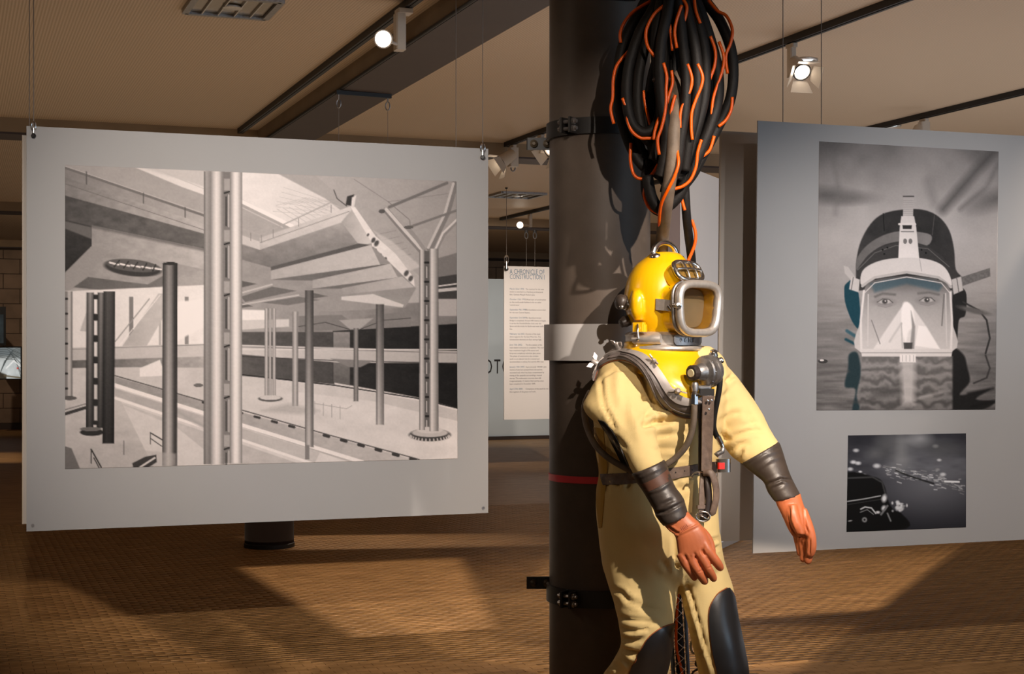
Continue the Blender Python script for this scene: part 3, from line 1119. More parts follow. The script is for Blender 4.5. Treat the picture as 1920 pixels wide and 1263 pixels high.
    p.poly([(452, 622), (627, 622), (627, 720), (452, 704)], gx(452, 92, 627, 72, 8, 0.08), 1)
    p.poly([(624, 620), (870, 606), (870, 768), (780, 744), (624, 716)], gx(624, 50, 860, 24, 6), 1)
    p.poly([(625, 622), (656, 622), (656, 722), (625, 716)], gx(622, 140, 722, 96, 10, 0.1, axis=1), 0.8)
    p.poly([(560, 592), (640, 590), (664, 606), (694, 590), (770, 584), (770, 612), (560, 622)], 128, 1)
    p.poly([(636, 600), (700, 596), (676, 616), (656, 617)], 166, 1)
    p.line([(560, 612), (610, 604), (655, 617)], 1.4, 70)
    p.line([(675, 617), (720, 600), (770, 596)], 1.4, 70)
    p.poly([(452, 646), (870, 658), (870, 680), (640, 680), (452, 664)], gx(452, 206, 860, 176, 6), 0.8)
    p.line([(452, 650), (870, 662)], 1.4, 112)
    p.line([(452, 655), (870, 655)], 1.6, 222)
    p.line([(452, 668), (640, 676), (870, 681)], 1.6, 66)
    p.poly([(620, 672), (700, 676), (676, 688), (655, 688)], 130, 1)
    p.line([(452, 702), (627, 722), (780, 746), (870, 768)], 2.2, 40)
    p.poly([(452, 706), (627, 724), (780, 750), (870, 772), (870, 792), (700, 752), (452, 722)], gx(452, 210, 860, 196, 6), 1)
    p.poly([(822, 556), (870, 550), (870, 592), (822, 592)], 172, 1)
    # right roof
    p.poly([(590, 326), (870, 338), (870, 482), (790, 520), (700, 440), (655, 386)], gx(600, 182, 860, 158, 4), 1)
    p.line([(664, 336), (728, 378), (860, 360)], 1.2, 140)
    p.line([(728, 378), (768, 412), (770, 430)], 1.4, 128)
    p.poly([(800, 490), (870, 470), (870, 520), (820, 530)], 120, 1)
    p.poly([(816, 520), (870, 512), (870, 560), (816, 560)], 62, 1)
    p.line([(816, 537), (870, 530)], 2.4, 210)
    p.line([(816, 545), (870, 540)], 6, 190)
    for k in range(6):
        p.line([(705 + k * 12, 440 + k * 10), (742 + k * 7, 432 + k * 11)], 1.4, 150)
    p.poly([(700, 432), (735, 452), (790, 500), (760, 510)], 214, 2, 0.6)
    # terrace slab, right
    p.poly([(452, 458), (487, 468), (640, 416), (652, 430), (674, 455), (508, 502), (452, 488)], gx(420, 168, 500, 118, 14, 0.06, axis=1), 0.8)
    p.poly([(487, 446), (656, 387), (662, 396), (640, 417), (487, 468)], gx(487, 196, 660, 218, 8, 0.08), 0.8)
    p.line([(487, 455), (655, 396)], 1.2, 140)
    p.poly([(452, 440), (487, 453), (487, 468), (452, 456)], 206, 0.8)
    p.line([(452, 428), (490, 440), (636, 372)], 2.4, 176)
    for x, y in ((470, 437), (490, 441), (512, 430), (560, 410), (621, 384)):
        p.line([(x, y), (x, y + 14)], 1.4, 140)
    p.poly([(640, 416), (662, 390), (697, 455), (674, 460)], gx(640, 170, 697, 214, 6), 0.8)
    p.poly([(656, 386), (666, 388), (704, 442), (742, 476), (776, 520), (778, 542), (740, 520), (700, 488), (697, 455)], gx(656, 236, 778, 224, 8, 0.15), 0.8)
    for x, y, r in ((700, 450, 3.5), (706, 456, 4), (703, 470, 3), (712, 480, 3.5), (722, 486, 3), (762, 512, 4), (770, 522, 4), (690, 440, 2)):
        p.ell(x, y, r, r * 1.5, 84, 30, 0.3)
    p.poly([(651, 368), (664, 364), (660, 386), (648, 384)], 60, 0.8)
    p.poly([(660, 370), (668, 366), (664, 388), (658, 388)], 226, 0.8)
    p.line([(626, 356), (632, 372), (650, 386)], 2, 96)
    # ribs under the deck
    p.poly([(452, 486), (508, 502), (700, 462), (780, 540), (760, 576), (620, 584), (452, 580)], gx(452, 158, 760, 150, 8, 0.05), 1)
    p.poly([(508, 500), (672, 456), (696, 459), (508, 508)], 92, 0.8)
    p.poly([(508, 507), (695, 459), (713, 496), (508, 524)], gx(508, 176, 713, 200, 8, 0.08), 0.8)
    p.poly([(508, 524), (713, 496), (731, 495), (586, 526)], gx(508, 120, 731, 96, 6), 0.8)
    p.poly([(586, 525), (732, 494), (746, 520), (586, 541)], gx(586, 170, 746, 196, 8, 0.08), 0.8)
    p.poly([(586, 541), (746, 520), (752, 520), (641, 541)], 112, 0.8)
    p.poly([(641, 540), (754, 518), (776, 538), (643, 552)], gx(641, 160, 776, 190, 8), 0.8)
    for q, t in (([(452, 526), (482, 532), (452, 539)], 98), ([(452, 556), (510, 537), (556, 545), (460, 566)], 112),
                 ([(584, 548), (614, 555), (585, 560)], 104), ([(490, 567), (560, 556), (600, 562), (540, 572)], 118), ([(452, 566), (474, 574), (452, 577)], 100)):
        p.poly(q, t, 0.8)
    p.line([(452, 549), (510, 533)], 3, 196)
    p.line([(452, 571), (560, 553)], 3, 194)
    p.poly([(640, 556), (700, 551), (757, 571), (755, 576), (640, 562)], 208, 0.8)
    # trench with steps
    p.poly([(216, 704), (376, 750), (452, 768), (620, 816), (786, 861), (300, 900), (216, 730)], gx(216, 208, 786, 222, 6), 0.8)
    p.poly([(216, 706), (452, 772), (786, 864), (700, 880), (452, 800), (216, 718)], gx(216, 150, 786, 196, 10, 0.1), 1)
    p.line([(216, 704), (376, 750), (452, 768), (620, 816), (786, 861)], 2.2, 92)
    for k in range(13):
        t = k / 12
        x = 380 + t * 390
        y = 752 + (x - 380) / 406 * 110
        p.line([(x, y + 2), (x + 9, y + 4.5)], 4 + 2.5 * t, 62)
    p.line([(216, 722), (452, 796), (680, 866)], 7, 238)
    p.poly([(216, 728), (452, 802), (600, 848), (590, 868), (452, 824), (216, 742)], gx(216, 176, 590, 196, 8), 0.8)
    p.line([(216, 746), (452, 824), (590, 870)], 5, 236)
    p.poly([(216, 752), (452, 832), (570, 872), (430, 880), (330, 800)], gx(216, 196, 570, 188, 10), 1)
    p.line([(330, 770), (383, 800)], 6, 170, 3)
    # thin columns and the far mushroom columns
    p.pipe(663, 672, 615, 752, [84, 150, 90])
    p.pipe(548, 559, 584, 761, [120, 196, 116])
    p.pipe(705, 720, 570, 796, [112, 190, 150, 110], fade=[0.6, 1.05])
    for x0, x1 in ((496, 503), (504, 509), (511, 517)):
        p.pipe(x0, x1, 578, 746, [120, 206, 118])
    p.ell(507, 747, 23, 6, 96)
    p.ell(507, 745, 20, 4.5, 206)
    p.ell(372, 722, 9, 3.5, 110)
    p.poly([(490, 770), (540, 756), (600, 770), (560, 776)], 172, 4, 0.7)
    for k in range(4):
        p.line([(590 + k * 16, 752 + k * 3), (590 + k * 16, 776 + k * 3)], 1, 150)
    p.line([(590, 756), (650, 766), (660, 760)], 1, 160)
    p.pipe(572, 588, 544, 838, [104, 176, 198, 134, 108], fade=[0.55, 1.0])
    p.poly([(572, 834), (580, 834), (580, 861), (572, 861)], 130, 0.7)
    # tree column
    p.line([(854, 342), (838, 400), (806, 466)], 12, 128)
    p.line([(850, 344), (834, 400), (803, 464)], 5, 196)
    p.line([(724, 394), (756, 432), (790, 470)], 11, 132)
    p.line([(724, 392), (757, 430), (791, 468)], 6, 206)
    p.line([(866, 404), (832, 438), (816, 470)], 9, 140)
    p.line([(864, 404), (830, 437), (815, 470)], 4, 210)
    p.line([(766, 428), (782, 448), (796, 468)], 7, 150)
    p.line([(730, 388), (838, 343)], 5.5, 116)
    p.line([(772, 424), (866, 391)], 4.5, 122)
    p.ell(716, 396, 6, 4, 90)
    p.ell(766, 426, 9, 3, 96)
    p.pipe(786, 797, 468, 800, [96, 204, 176, 100])
    p.poly([(796, 470), (805, 470), (805, 800), (796, 800)], 96, 0.6)
    for k in range(9):
        p.line([(797, 492 + k * 36), (805, 492 + k * 36)], 4, 40)
        p.line([(800, 500 + k * 36), (800, 520 + k * 36)], 1.6, 206)
    p.pipe(805, 822, 466, 804, [110, 216, 190, 150, 104])
    p.ell(806, 815, 39, 12, 66)
    p.ell(806, 811, 34, 8, 190)
    for k in range(15):
        g = math.pi * (0.05 + 0.9 * k / 14)
        p.line([(806 + 36 * math.cos(g), 814 + 9 * math.sin(g)), (806 + 38 * math.cos(g), 817 + 11 * math.sin(g))], 2.2, 206)
    p.ell(806, 806, 24, 6, 206)
    p.pipe(786, 797, 700, 806, [110, 206, 176, 110])
    p.pipe(805, 822, 700, 808, [120, 220, 190, 150, 110])
    # near columns, left
    p.pipe(125, 136, 546, 744, [112, 190, 170, 90])
    p.poly([(121, 546), (126, 546), (126, 744), (121, 744)], 128, 0.6)
    for k in range(7):
        p.line([(121, 560 + k * 28), (126, 560 + k * 28)], 4, 40)
    p.ell(130, 746, 14, 4, 90)
    p.pipe(162, 176, 548, 806, [40, 100, 50], lean=-1, fade=[1.5, 0.7])
    p.pipe(183, 196, 548, 802, [44, 92, 46], lean=-2, fade=[1.5, 0.7])
    p.poly([(175, 552), (184, 552), (183, 796), (174, 796)], 40, 0.6)
    for k in range(6):
        y0 = 561 + k * 40
        p.poly([(176.5, y0), (182.5, y0), (182.5, y0 + 27), (176.5, y0 + 27)], 232 - 8 * k, 1)
    p.ell(172, 810, 22, 7, 46)
    p.ell(170, 804, 20, 4, 108)
    p.pipe(194, 216, 546, 831, [36, 66, 60, 34], lean=-2, fade=[1.25, 0.7])
    p.pipe(305, 333, 494, 873, [70, 132, 196, 158, 74, 58], lean=-1, fade=[0.72, 1.0])
    p.ell(319, 494, 14, 3, 48)
    # big triple column
    p.pipe(382, 397, 321, 870, [112, 170, 150, 132], fade=[1.0, 0.86])
    p.pipe(395, 421, 321, 870, [140, 196, 232, 214, 150, 120])
    p.poly([(420, 322), (432, 322), (432, 868), (420, 868)], 128, 0.6)
    for k in range(6):
        y0 = 335 + k * 96
        p.poly([(420, y0), (431, y0), (431, y0 + 22), (420, y0 + 22)], 168, 0.8)
        p.line([(421, y0 + 27), (430, y0 + 24)], 3, 46)
        p.line([(424, y0 + 34), (424, y0 + 88)], 2.2, 52)
        p.line([(429, y0 + 30), (429, y0 + 90)], 1.6, 216)
    p.pipe(431, 454, 322, 868, [128, 190, 236, 232, 186, 128])
    # foreground things, lower left
    p.poly([(121, 836), (134, 840), (150, 878), (121, 882)], 112, 1)
    p.poly([(170, 864), (250, 842), (330, 850), (330, 872), (180, 882)], 180, 2, 0.6)
    p.poly([(248, 868), (272, 856), (293, 852), (294, 866), (278, 876), (250, 877)], 60, 0.8)
    p.line([(262, 876), (290, 858)], 3.5, 210)
    p.line([(171, 842), (190, 876)], 2.6, 52)
    p.line([(171, 842), (171, 868)], 2, 60)
    p.line([(176, 858), (186, 877)], 2, 60)
    p.line([(282, 811), (304, 824)], 2.4, 72)
    p.line([(282, 811), (282, 832)], 1.8, 80)
    p.line([(283, 822), (303, 836)], 1.8, 84)
    p.line([(232, 826), (232, 852)], 1.4, 90)
    p.line([(121, 776), (160, 764)], 6, 60)
    p.line([(121, 768), (160, 757)], 2, 120)
    p.c += ((vnoise(X * 0.35, Y * 0.35, 11, 2) - 0.5) * 9)[:, None]
    # paper is warm, the whites keep just under full
    p.c = np.clip(p.c, 14, 244)


def draw_mask(p):
    X, Y = p.X, p.Y
    v = np.interp(Y, [264, 320, 390, 450, 520, 600, 680, 770], [122, 150, 176, 184, 168, 146, 124, 112])
    v = v + (vnoise(X * 0.018, Y * 0.018, 5) - 0.5) * 46 * np.interp(Y, [264, 470, 560], [1, 0.5, 0.2])
    v = v + (vnoise(X * 0.02, Y * 0.14, 6) - 0.5) * 56 * np.interp(Y, [500, 600, 770], [0, 0.6, 1.2])
    v += np.interp(X, [1530, 1700, 1870], [-14, 10, -10])
    p.c[:] = v[:, None]
    p.ell(1550, 366, 44, 12, 84, 4, 0.95, 0.75)
    p.ell(1598, 371, 34, 9, 104, 0, 0.95, 0.6)
    p.line([(1876, 270), (1830, 320), (1768, 392)], 15, 78, 9, 0.8)
    p.line([(1876, 300), (1850, 350), (1800, 392)], 6, 104, 5, 0.6)
    p.line([(1560, 290), (1572, 350), (1566, 400)], 7, 118, 6, 0.5)
    p.line([(1740, 340), (1752, 380)], 14, 122, 9, 0.5)
    p.ell(1868, 372, 40, 14, 84, -20, 0.95, 0.7)
    # reflections in the water
    p.blob([(1592, 664), (1608, 662), (1614, 700), (1606, 740), (1612, 766), (1598, 768), (1604, 730), (1584, 724), (1590, 690)], (38, 56, 62), 2)
    p.blob([(1784, 660), (1806, 664), (1814, 690), (1818, 716), (1800, 740), (1842, 732), (1856, 730), (1830, 748), (1866, 752), (1840, 768), (1784, 768)], 34, 2)
    p.poly([(1616, 668), (1786, 668), (1786, 768), (1612, 768)], lambda x, y: 128 + 20 * np.sin(y * 0.3 + vnoise(x * 0.05, y * 0.05, 8) * 9) - (y - 668) * 0.3, 2)
    p.poly([(1688, 676), (1716, 676), (1714, 758), (1692, 758)], 200, 6, 0.8)
    p.poly([(1640, 730), (1690, 722), (1690, 740), (1630, 750)], 78, 6, 0.6)
    p.line([(1848, 666), (1856, 690), (1850, 708), (1826, 718)], 3, 58, 1.2)
    p.line([(1536, 700), (1590, 696)], 5, 82, 3, 0.6)
    p.line([(1590, 752), (1640, 756)], 4, 70, 3, 0.6)
    p.line([(1725, 745), (1780, 732)], 5, 190, 3, 0.5)
    p.line([(1816, 738), (1862, 728)], 5, 24, 3, 0.8)
    p.line([(1822, 762), (1864, 752)], 5, 24, 3, 0.8)
    p.ell(1543, 677, 9, 4, 60)
    p.ell(1541, 675, 4, 2, 220)
    # ears, straps, cable behind the mask
    p.blob([(1586, 532), (1606, 528), (1614, 612), (1600, 606), (1586, 572), (1583, 548)], (26, 66, 80), 1)
    p.line([(1588, 620), (1610, 634)], 6, (60, 96, 110), 1.5)
    p.line([(1586, 636), (1610, 648)], 5, (30, 70, 84), 1.5)
    p.blob([(1788, 520), (1802, 536), (1812, 552), (1810, 590), (1798, 600), (1794, 640), (1784, 640)], 36, 1)
    p.line([(1806, 566), (1836, 582), (1850, 600), (1856, 634), (1848, 662)], 3.4, 52, 0.8)
    p.ell(1826, 582, 28, 5, 96, 14, 0.4)
    # hood
    hood = [(1605, 520), (1606, 486), (1614, 452), (1632, 420), (1655, 401), (1690, 393), (1730, 393), (1760, 406), (1780, 432), (1789, 468), (1792, 504), (1804, 520), (1806, 532), (1790, 545), (1700, 530), (1606, 545)]
    p.blob(hood, lambda x, y: 38 + 16 * vnoise(x * 0.06, y * 0.06, 9) + np.interp(x, [1605, 1640, 1760, 1790], [12, 4, 4, 14]), 1.2)
    p.line([(1656, 400), (1658, 432)], 1.3, 18)
    p.line([(1752, 404), (1748, 440)], 1.3, 86)
    p.blob([(1608, 482), (1630, 456), (1664, 438), (1700, 433), (1745, 440), (1738, 460), (1700, 452), (1660, 458), (1628, 478), (1607, 506)], gx(1608, 104, 1745, 132, 8), 1)
    p.blob([(1607, 508), (1628, 480), (1660, 460), (1700, 453), (1740, 462), (1775, 490), (1786, 520), (1700, 500), (1620, 520)], 60, 1)
    p.line([(1608, 506), (1640, 474), (1680, 460), (1740, 466), (1780, 500)], 1.2, 110)
    for x, y in ((1655, 468), (1664, 464), (1658, 476), (1728, 468), (1736, 474)):
        p.ell(x, y, 1.8, 1.8, 20)
    # strap
    p.poly([(1694, 367), (1713, 367), (1712, 407), (1693, 407)], gx(367, 176, 407, 206, 3, axis=1), 0.7)
    for k in range(9):
        p.line([(1694, 376 + k * 3.4), (1712, 376 + k * 3.4)], 0.8, 150)
    p.line([(1694, 368), (1713, 368)], 2.4, 82)
    p.poly([(1690, 405), (1714, 405), (1718, 426), (1724, 488), (1684, 488), (1687, 426)], gx(405, 214, 488, 232, 3, axis=1), 0.8)
    p.line([(1686, 420), (1716, 420)], 4, 226)
    p.poly([(1692, 422), (1710, 422), (1709, 429), (1693, 429)], 50, 0.7)
    p.line([(1690, 434), (1713, 434)], 2, 120)
    p.ell(1697, 452, 3.6, 5, 120)
    p.ell(1707, 452, 3.6, 5, 120)
    # white brow
    p.blob([(1615, 534), (1617, 508), (1640, 492), (1676, 484), (1728, 484), (1762, 494), (1779, 512), (1784, 536), (1760, 520), (1700, 510), (1640, 520)], gx(1615, 206, 1784, 222, 3), 0.9)
    p.line([(1617, 536), (1640, 520), (1700, 510), (1760, 520), (1783, 538)], 5, 186)
    p.line([(1724, 484), (1728, 508)], 1.2, 170)
    # visor with the face behind it
    vis_ = [(1620, 545), (1632, 528), (1664, 520), (1700, 517), (1742, 520), (1772, 529), (1782, 548), (1785, 600), (1783, 660), (1614, 660), (1613, 600)]
    p.blob(vis_, lambda x, y: np.interp(y, [517, 530, 550, 580, 620, 660], [84, 104, 148, 172, 190, 206]) + 8 * (vnoise(x * 0.05, y * 0.05, 4) - 0.5), 1)
    p.poly([(1632, 532), (1664, 524), (1700, 520), (1742, 524), (1768, 534), (1760, 546), (1700, 532), (1640, 548)], (64, 92, 106), 3, 0.7)
    p.line([(1641, 556), (1655, 550), (1678, 552)], 4, 108, 2)
    p.line([(1722, 550), (1742, 548), (1760, 552)], 4, 112, 2)
    for cx, cy in ((1659, 565), (1738, 562)):
        p.ell(cx, cy + 1, 17, 7, 134, 0, 0.5)
        p.ell(cx, cy, 12, 4.2, 190, 0, 0.3)
        p.ell(cx, cy, 5, 4.4, 70, 0, 0.3)
        p.ell(cx + 1, cy - 1, 1.4, 1.4, 220, 0, 0.3)
        p.line([(cx - 14, cy + 1), (cx - 4, cy - 5), (cx + 8, cy - 4), (cx + 15, cy + 2)], 1.6, 86, 0.8)
        p.line([(cx - 12, cy + 8), (cx + 2, cy + 11), (cx + 14, cy + 7)], 1.2, 140, 0.9)
    p.poly([(1636, 656), (1660, 620), (1690, 576), (1701, 566), (1712, 576), (1740, 616), (1764, 656)], 226, 1.5)
    p.blob([(1692, 572), (1701, 566), (1712, 578), (1714, 612), (1704, 620), (1698, 640), (1690, 612)], 246, 2)
    p.poly([(1708, 582), (1716, 612), (1714, 656), (1706, 652), (1710, 612)], 150, 1.4)
    p.poly([(1716, 648), (1722, 610), (1736, 612), (1762, 654)], 248, 1.5)
    p.line([(1668, 640), (1690, 606)], 3, 196, 2)
    p.line([(1690, 606), (1692, 652)], 2, 188, 1)
    p.poly([(1694, 642), (1711, 642), (1710, 656), (1695, 656)], 76, 1)
    for q in (vis_[:1] + [(1614, 600), (1615, 658)], [(1782, 548), (1785, 600), (1783, 658)]):
        p.line(q, 4, 226, 1)
    p.line([(1622, 548), (1640, 530), (1700, 519), (1765, 530), (1780, 548)], 1.6, 214)
    p.line([(1628, 552), (1627, 648)], 2, 208, 0.8)
    p.line([(1773, 550), (1775, 648)], 2, 210, 0.8)
    p.line([(1634, 600), (1650, 644)], 1.5, 120, 0.9)
    p.line([(1770, 552), (1766, 610)], 2, 110, 0.9)
    p.poly([(1614, 654), (1786, 654), (1784, 668), (1616, 668)], 218, 0.9)
    p.line([(1616, 661), (1784, 661)], 1.4, 150)
    p.poly([(1687, 664), (1717, 664), (1717, 679), (1687, 679)], 236, 0.8)
    for k in range(4):
        p.line([(1692 + k * 7, 666), (1692 + k * 7, 677)], 1, 170)
    # side buckles
    p.poly([(1582, 498), (1590, 500), (1604, 520), (1598, 528), (1584, 512)], 186, 1)
    p.poly([(1596, 518), (1612, 524), (1610, 548), (1592, 542)], 200, 1)
    p.line([(1600, 520), (1596, 544)], 1.4, 90)
    p.poly([(1800, 520), (1856, 502), (1857, 518), (1804, 536)], lambda x, y: 92 + 30 * vnoise(x * 0.3, y * 0.3, 2), 0.8)
    p.poly([(1784, 524), (1802, 518), (1806, 544), (1788, 552)], 192, 1)
    p.line([(1794, 522), (1798, 548)], 1.4, 90)
    p.c += ((vnoise(X * 0.4, Y * 0.4, 21, 2) - 0.5) * 7)[:, None]
    p.c = np.clip(p.c, 12, 246)


def draw_water(p):
    X, Y = p.X, p.Y
    r = np.hypot((X - 1745) / 120, (Y - 905) / 70)
    v = np.interp(r, [0, 0.5, 1, 1.6], [116, 92, 58, 30])
    v += np.interp(Y, [812, 880, 900], [12, 22, 0]) * vnoise(X * 0.03, Y * 0.08, 3) * 2
    p.c[:] = (v * np.array([0.93]))[:, None]
    p.c[:, 2] += 5
    for cx, cy, rx, ry, t in ((1700, 826, 34, 14, 150), (1726, 822, 16, 10, 176), (1690, 862, 18, 16, 150), (1660, 834, 16, 18, 90), (1765, 840, 30, 12, 96), (1690, 846, 8, 24, 130), (1640, 850, 14, 8, 110)):
        p.ell(cx, cy, rx, ry, t, 0, 0.9, 0.6)
    for cx, cy, rr, t in ((1605, 844, 4, 200), (1600, 866, 4, 226), (1609, 868, 4, 220), (1594, 879, 4, 210), (1644, 873, 5, 216), (1606, 888, 3, 220), (1613, 884, 2.5, 230), (1620, 890, 3, 190), (1761, 862, 3, 210), (1754, 836, 4, 130), (1758, 880, 3, 150), (1768, 889, 4, 220)):
        p.ell(cx, cy, rr * 1.3, rr * 0.8, t, 0, 0.5, 0.9)
    rr_ = random.Random(5)
    for k in range(120):
        t = rr_.random()
        x = 1655 + t * 155
        y = 878 + t * 34 + rr_.gauss(0, 7)
        L = rr_.uniform(2, 10)
        p.line([(x, y), (x + L, y + L * rr_.uniform(-0.1, 0.35))], rr_.uniform(0.8, 2.2), rr_.uniform(120, 236), 0.7, 0.85)
    p.line([(1772, 902), (1798, 903)], 3.4, 236, 0.8)
    p.line([(1680, 882), (1700, 890), (1730, 900), (1750, 906)], 2.5, 24, 1.4)
    # dark mask and regulator
    p.blob([(1580, 892), (1640, 894), (1658, 910), (1664, 935), (1676, 956), (1690, 962), (1700, 990), (1580, 1000)], 16, 1.5)
    p.line([(1590, 896), (1636, 894), (1654, 904), (1660, 926), (1652, 936)], 3, 64, 1.2)
    p.line([(1586, 940), (1620, 935), (1651, 929)], 2.2, 176, 0.8)
    p.line([(1586, 946), (1650, 936)], 1.2, 60, 0.8)
    p.line([(1614, 954), (1622, 950), (1634, 952), (1642, 962)], 2.6, 206, 0.9)
    p.line([(1613, 960), (1626, 955), (1638, 964)], 1.4, 150, 0.9)
    p.ell(1621, 974, 4.4, 4.4, 176, 0, 0.4)
    p.ell(1621, 974, 2.2, 2.2, 30, 0, 0.4)
    p.ell(1658, 934, 4.5, 7, 226, 10, 0.5)
    p.ell(1657, 952, 4, 5, 216, 30, 0.5)
    p.line([(1652, 964), (1664, 948)], 4, 120, 1.2)
    for k in range(22):
        p.ell(1684 + rr_.gauss(0, 7), 950 + rr_.gauss(0, 5), rr_.uniform(1.5, 4), rr_.uniform(1.5, 3.5), rr_.uniform(150, 246), 0, 0.5, 0.9)
    p.line([(1664, 962), (1670, 976)], 3, 130, 1)
    p.ell(1646, 960, 4, 2.5, 220, 0, 0.5)
    p.ell(1594, 976, 4, 1.4, 150, -10, 0.5)
    p.c = np.clip(p.c, 8, 240)


def draw_dome(p):
    X, Y = p.X, p.Y
    p.c[:] = np.array([196, 204, 206])[None] * (0.75 + 0.35 * vnoise(X * 0.06, Y * 0.06, 2))[:, None]
    p.poly([(-10, 640), (45, 640), (45, 676), (22, 668), (-10, 672)], (120, 128, 130), 2)
    for k in range(6):
        p.line([(-8, 652 + k * 3), (10 + k * 4, 650 + k * 5), (40, 664 + k * 9)], 0.9, (70, 74, 74), 0.6)
        p.line([(40, 650 + k * 3), (24 - k * 3, 656 + k * 4), (8 - k * 2, 680 + k * 5)], 0.9, (60, 66, 66), 0.6)
    p.line([(12, 690), (26, 676), (40, 688)], 2, (236, 240, 240), 1)
    p.poly([(-10, 694), (12, 702), (12, 712), (-10, 712)], (56, 50, 42), 1.5)
    p.line([(8, 704), (40, 708)], 2.4, (92, 82, 62), 1)
    p.ell(33, 690, 1.6, 1.6, (200, 60, 50), 0, 0.4)

# ------------------------------------------------------------------ hanging boards
YL = 7.37


def board_frame(yl, ang):
    d = Vector((math.cos(ang), math.sin(ang), 0))
    n = Vector((math.sin(ang), -math.cos(ang), 0))    # towards the visitor
    return d, n


def shackle(px, py, y, parent, s=1.0):
    """small shackle, thimble and clip where a wire meets a board"""
    c = W(px, py, y)
    k = y / FPX
    ring = [c + Vector((math.cos(a) * 4 * k * s, 0, 10 * k + math.sin(a) * 8 * k * s)) for a in [2 * math.pi * i / 14 for i in range(14)]]
    part('thimble', parent, MT['chrome'], tube(ring, 1.5 * k * s, 6, True), smooth=True)
    part('shackle', parent, MT['chrome'], rod(c + UP * (6 * k), c - UP * (8 * k), 2.6 * k * s, 10), smooth=True)
    part('clip', parent, MT['dark_bracket'], lathe(c - UP * (8 * k) + Vector((0, 0.012, 0)), Vector((0, -1, 0)), [(0, 3.5 * k * s), (0.016, 4.5 * k * s), (0.024, 3 * k * s)], 12), smooth=True)


def hanging_wire(px, py0, y, label, z1=CEIL, hook=True, s=1.0, group=None, r=0.0022):
    lo = W(px, py0, y)
    t = thing('suspension_wire', label, 'wire', lo, group)
    part('wire', t, MT['cable'], rod(lo + UP * (6 * y / FPX if hook else -0.03), Vector((lo.x, lo.y, z1)), r, 6), smooth=True)
    part('ceiling_eye', t, MT['dark_bracket'], lathe((lo.x, lo.y, z1 - 0.02), UP, [(0, 0.006), (0.006, 0.016), (0.022, 0.018)], 12), smooth=True)
    if hook:
        shackle(px, py0, y, t, s)
    return t


# station board: left edge at 7.37 m
angL = math.radians(20.3)
dL, nL = board_frame(YL, angL)
tlL = W(50, 236, YL)
blL = W(49.5, 996, YL)
WL = 2.415
cL = (tlL + blL) / 2 + dL * (WL / 2)
hL = (tlL - blL).length
sb = thing('station_board', 'large hanging grey-white board with a photograph of a concrete station hall', 'exhibition board', (cL.x, cL.y, blL.z))
part('panel', sb, MT['board'], box(cL - nL * 0.004, WL, 0.008, hL, dL, -nL))
print_mesh('station_print', sb, cL, nL, [(122, 309), (855.5, 340), (858, 859.5), (122, 879)], draw_station, 1.45, 0.0015, MT['print'])['label'] = 'black and white photograph of a station under construction'
for u, z in ((0.03, 0.028), (WL - 0.028, 0.028)):
    c = blL + dL * u + UP * z
    part('eyelet', sb, MT['dullsteel'], lathe(c, nL, [(0, 0.009), (0.003, 0.009), (0.003, 0.005), (0.001, 0.005)], 14), smooth=True)
# its back partner
offB = DA * 0.34
cB = cL + offB - dL * 0.0
bb = thing('rear_board', 'plain back board hanging just behind the station photograph board', 'exhibition board', (cB.x, cB.y, blL.z))
part('panel', bb, MT['board_back'], box(cB - nL * 0.004, WL, 0.008, hL, dL, -nL))
part('wall_side_edge', bb, MT['lampgrey'], box(cB - dL * (WL / 2 + 0.003) - nL * 0.004, 0.006, 0.012, hL, dL, -nL))


def y_on(cx, d, px):
    """distance of a pixel column on the vertical plane through cx along d"""
    q = (px - CXP) / FPX
    # cx.x + d.x*s = q*(cx.y + d.y*s)
    s = (q * cx.y - cx.x) / (d.x - q * d.y)
    return cx.y + d.y * s


hanging_wire(63, 246, y_on(cL, dL, 63) - 0.012, 'steel wire and shackle at the top left corner of the station board')
hanging_wire(905, 287, y_on(cL, dL, 905) - 0.012, 'steel wire and shackle at the top right corner of the station board')
hanging_wire(55, 262, y_on(cB, dL, 55), 'thin plain wire close beside the shackle wire at the upper left', hook=False)
hanging_wire(855, 290, y_on(cB, dL, 855), 'thin plain wire holding the rear board, left of the shackle wire', hook=False)

# diver board on the right
YRB = 6.905
angR = math.radians(19.4)
dR, nR = board_frame(YRB, angR)
midR = W(1416.5, 655, YRB)


def on_plane(px, py, pt, n):
    d = Vector(((px - CXP) / FPX, 1, (CYP - py) / FPX))
    o = Vector((0, 0, EYE))
    return o + d * ((pt - o).dot(n) / d.dot(n))


tlR, blR = on_plane(1421, 226, midR, nR), on_plane(1412, 1037, midR, nR)
WR = 2.40
tiltv = (tlR - blR).normalized()
hR = (tlR - blR).length
cR = (tlR + blR) / 2 + dR * (WR / 2)
db = thing('diver_board', 'grey-white hanging board with two underwater photographs beside the diving suit', 'exhibition board', (cR.x, cR.y, blR.z))
pc = [tlR, tlR + dR * WR, blR + dR * WR, blR]
part('panel', db, MT['board'], slab([p for p in pc], -nR, 0.008))
print_mesh('mask_print', db, cR, nR, [(1536, 265), (1872, 284), (1866, 767.5), (1530.5, 769)], draw_mask, 1.0, 0.0015, MT['print'])['label'] = 'photograph of a diver in a full face mask at the water surface'
print_mesh('underwater_print', db, cR, nR, [(1590, 816), (1811, 812), (1811, 988), (1587, 997)], draw_water, 0.9, 0.0015, MT['print'], (0.97, 0.98, 1.0))['label'] = 'small dark photograph taken just below the water surface'
offC = -nR * 0.37
cC = cR + offC - dR * 0.175
midC = W(1347, 655, 7.19)
tlC, blC = on_plane(1350, 245, midC, nR), on_plane(1344, 1015, midC, nR)
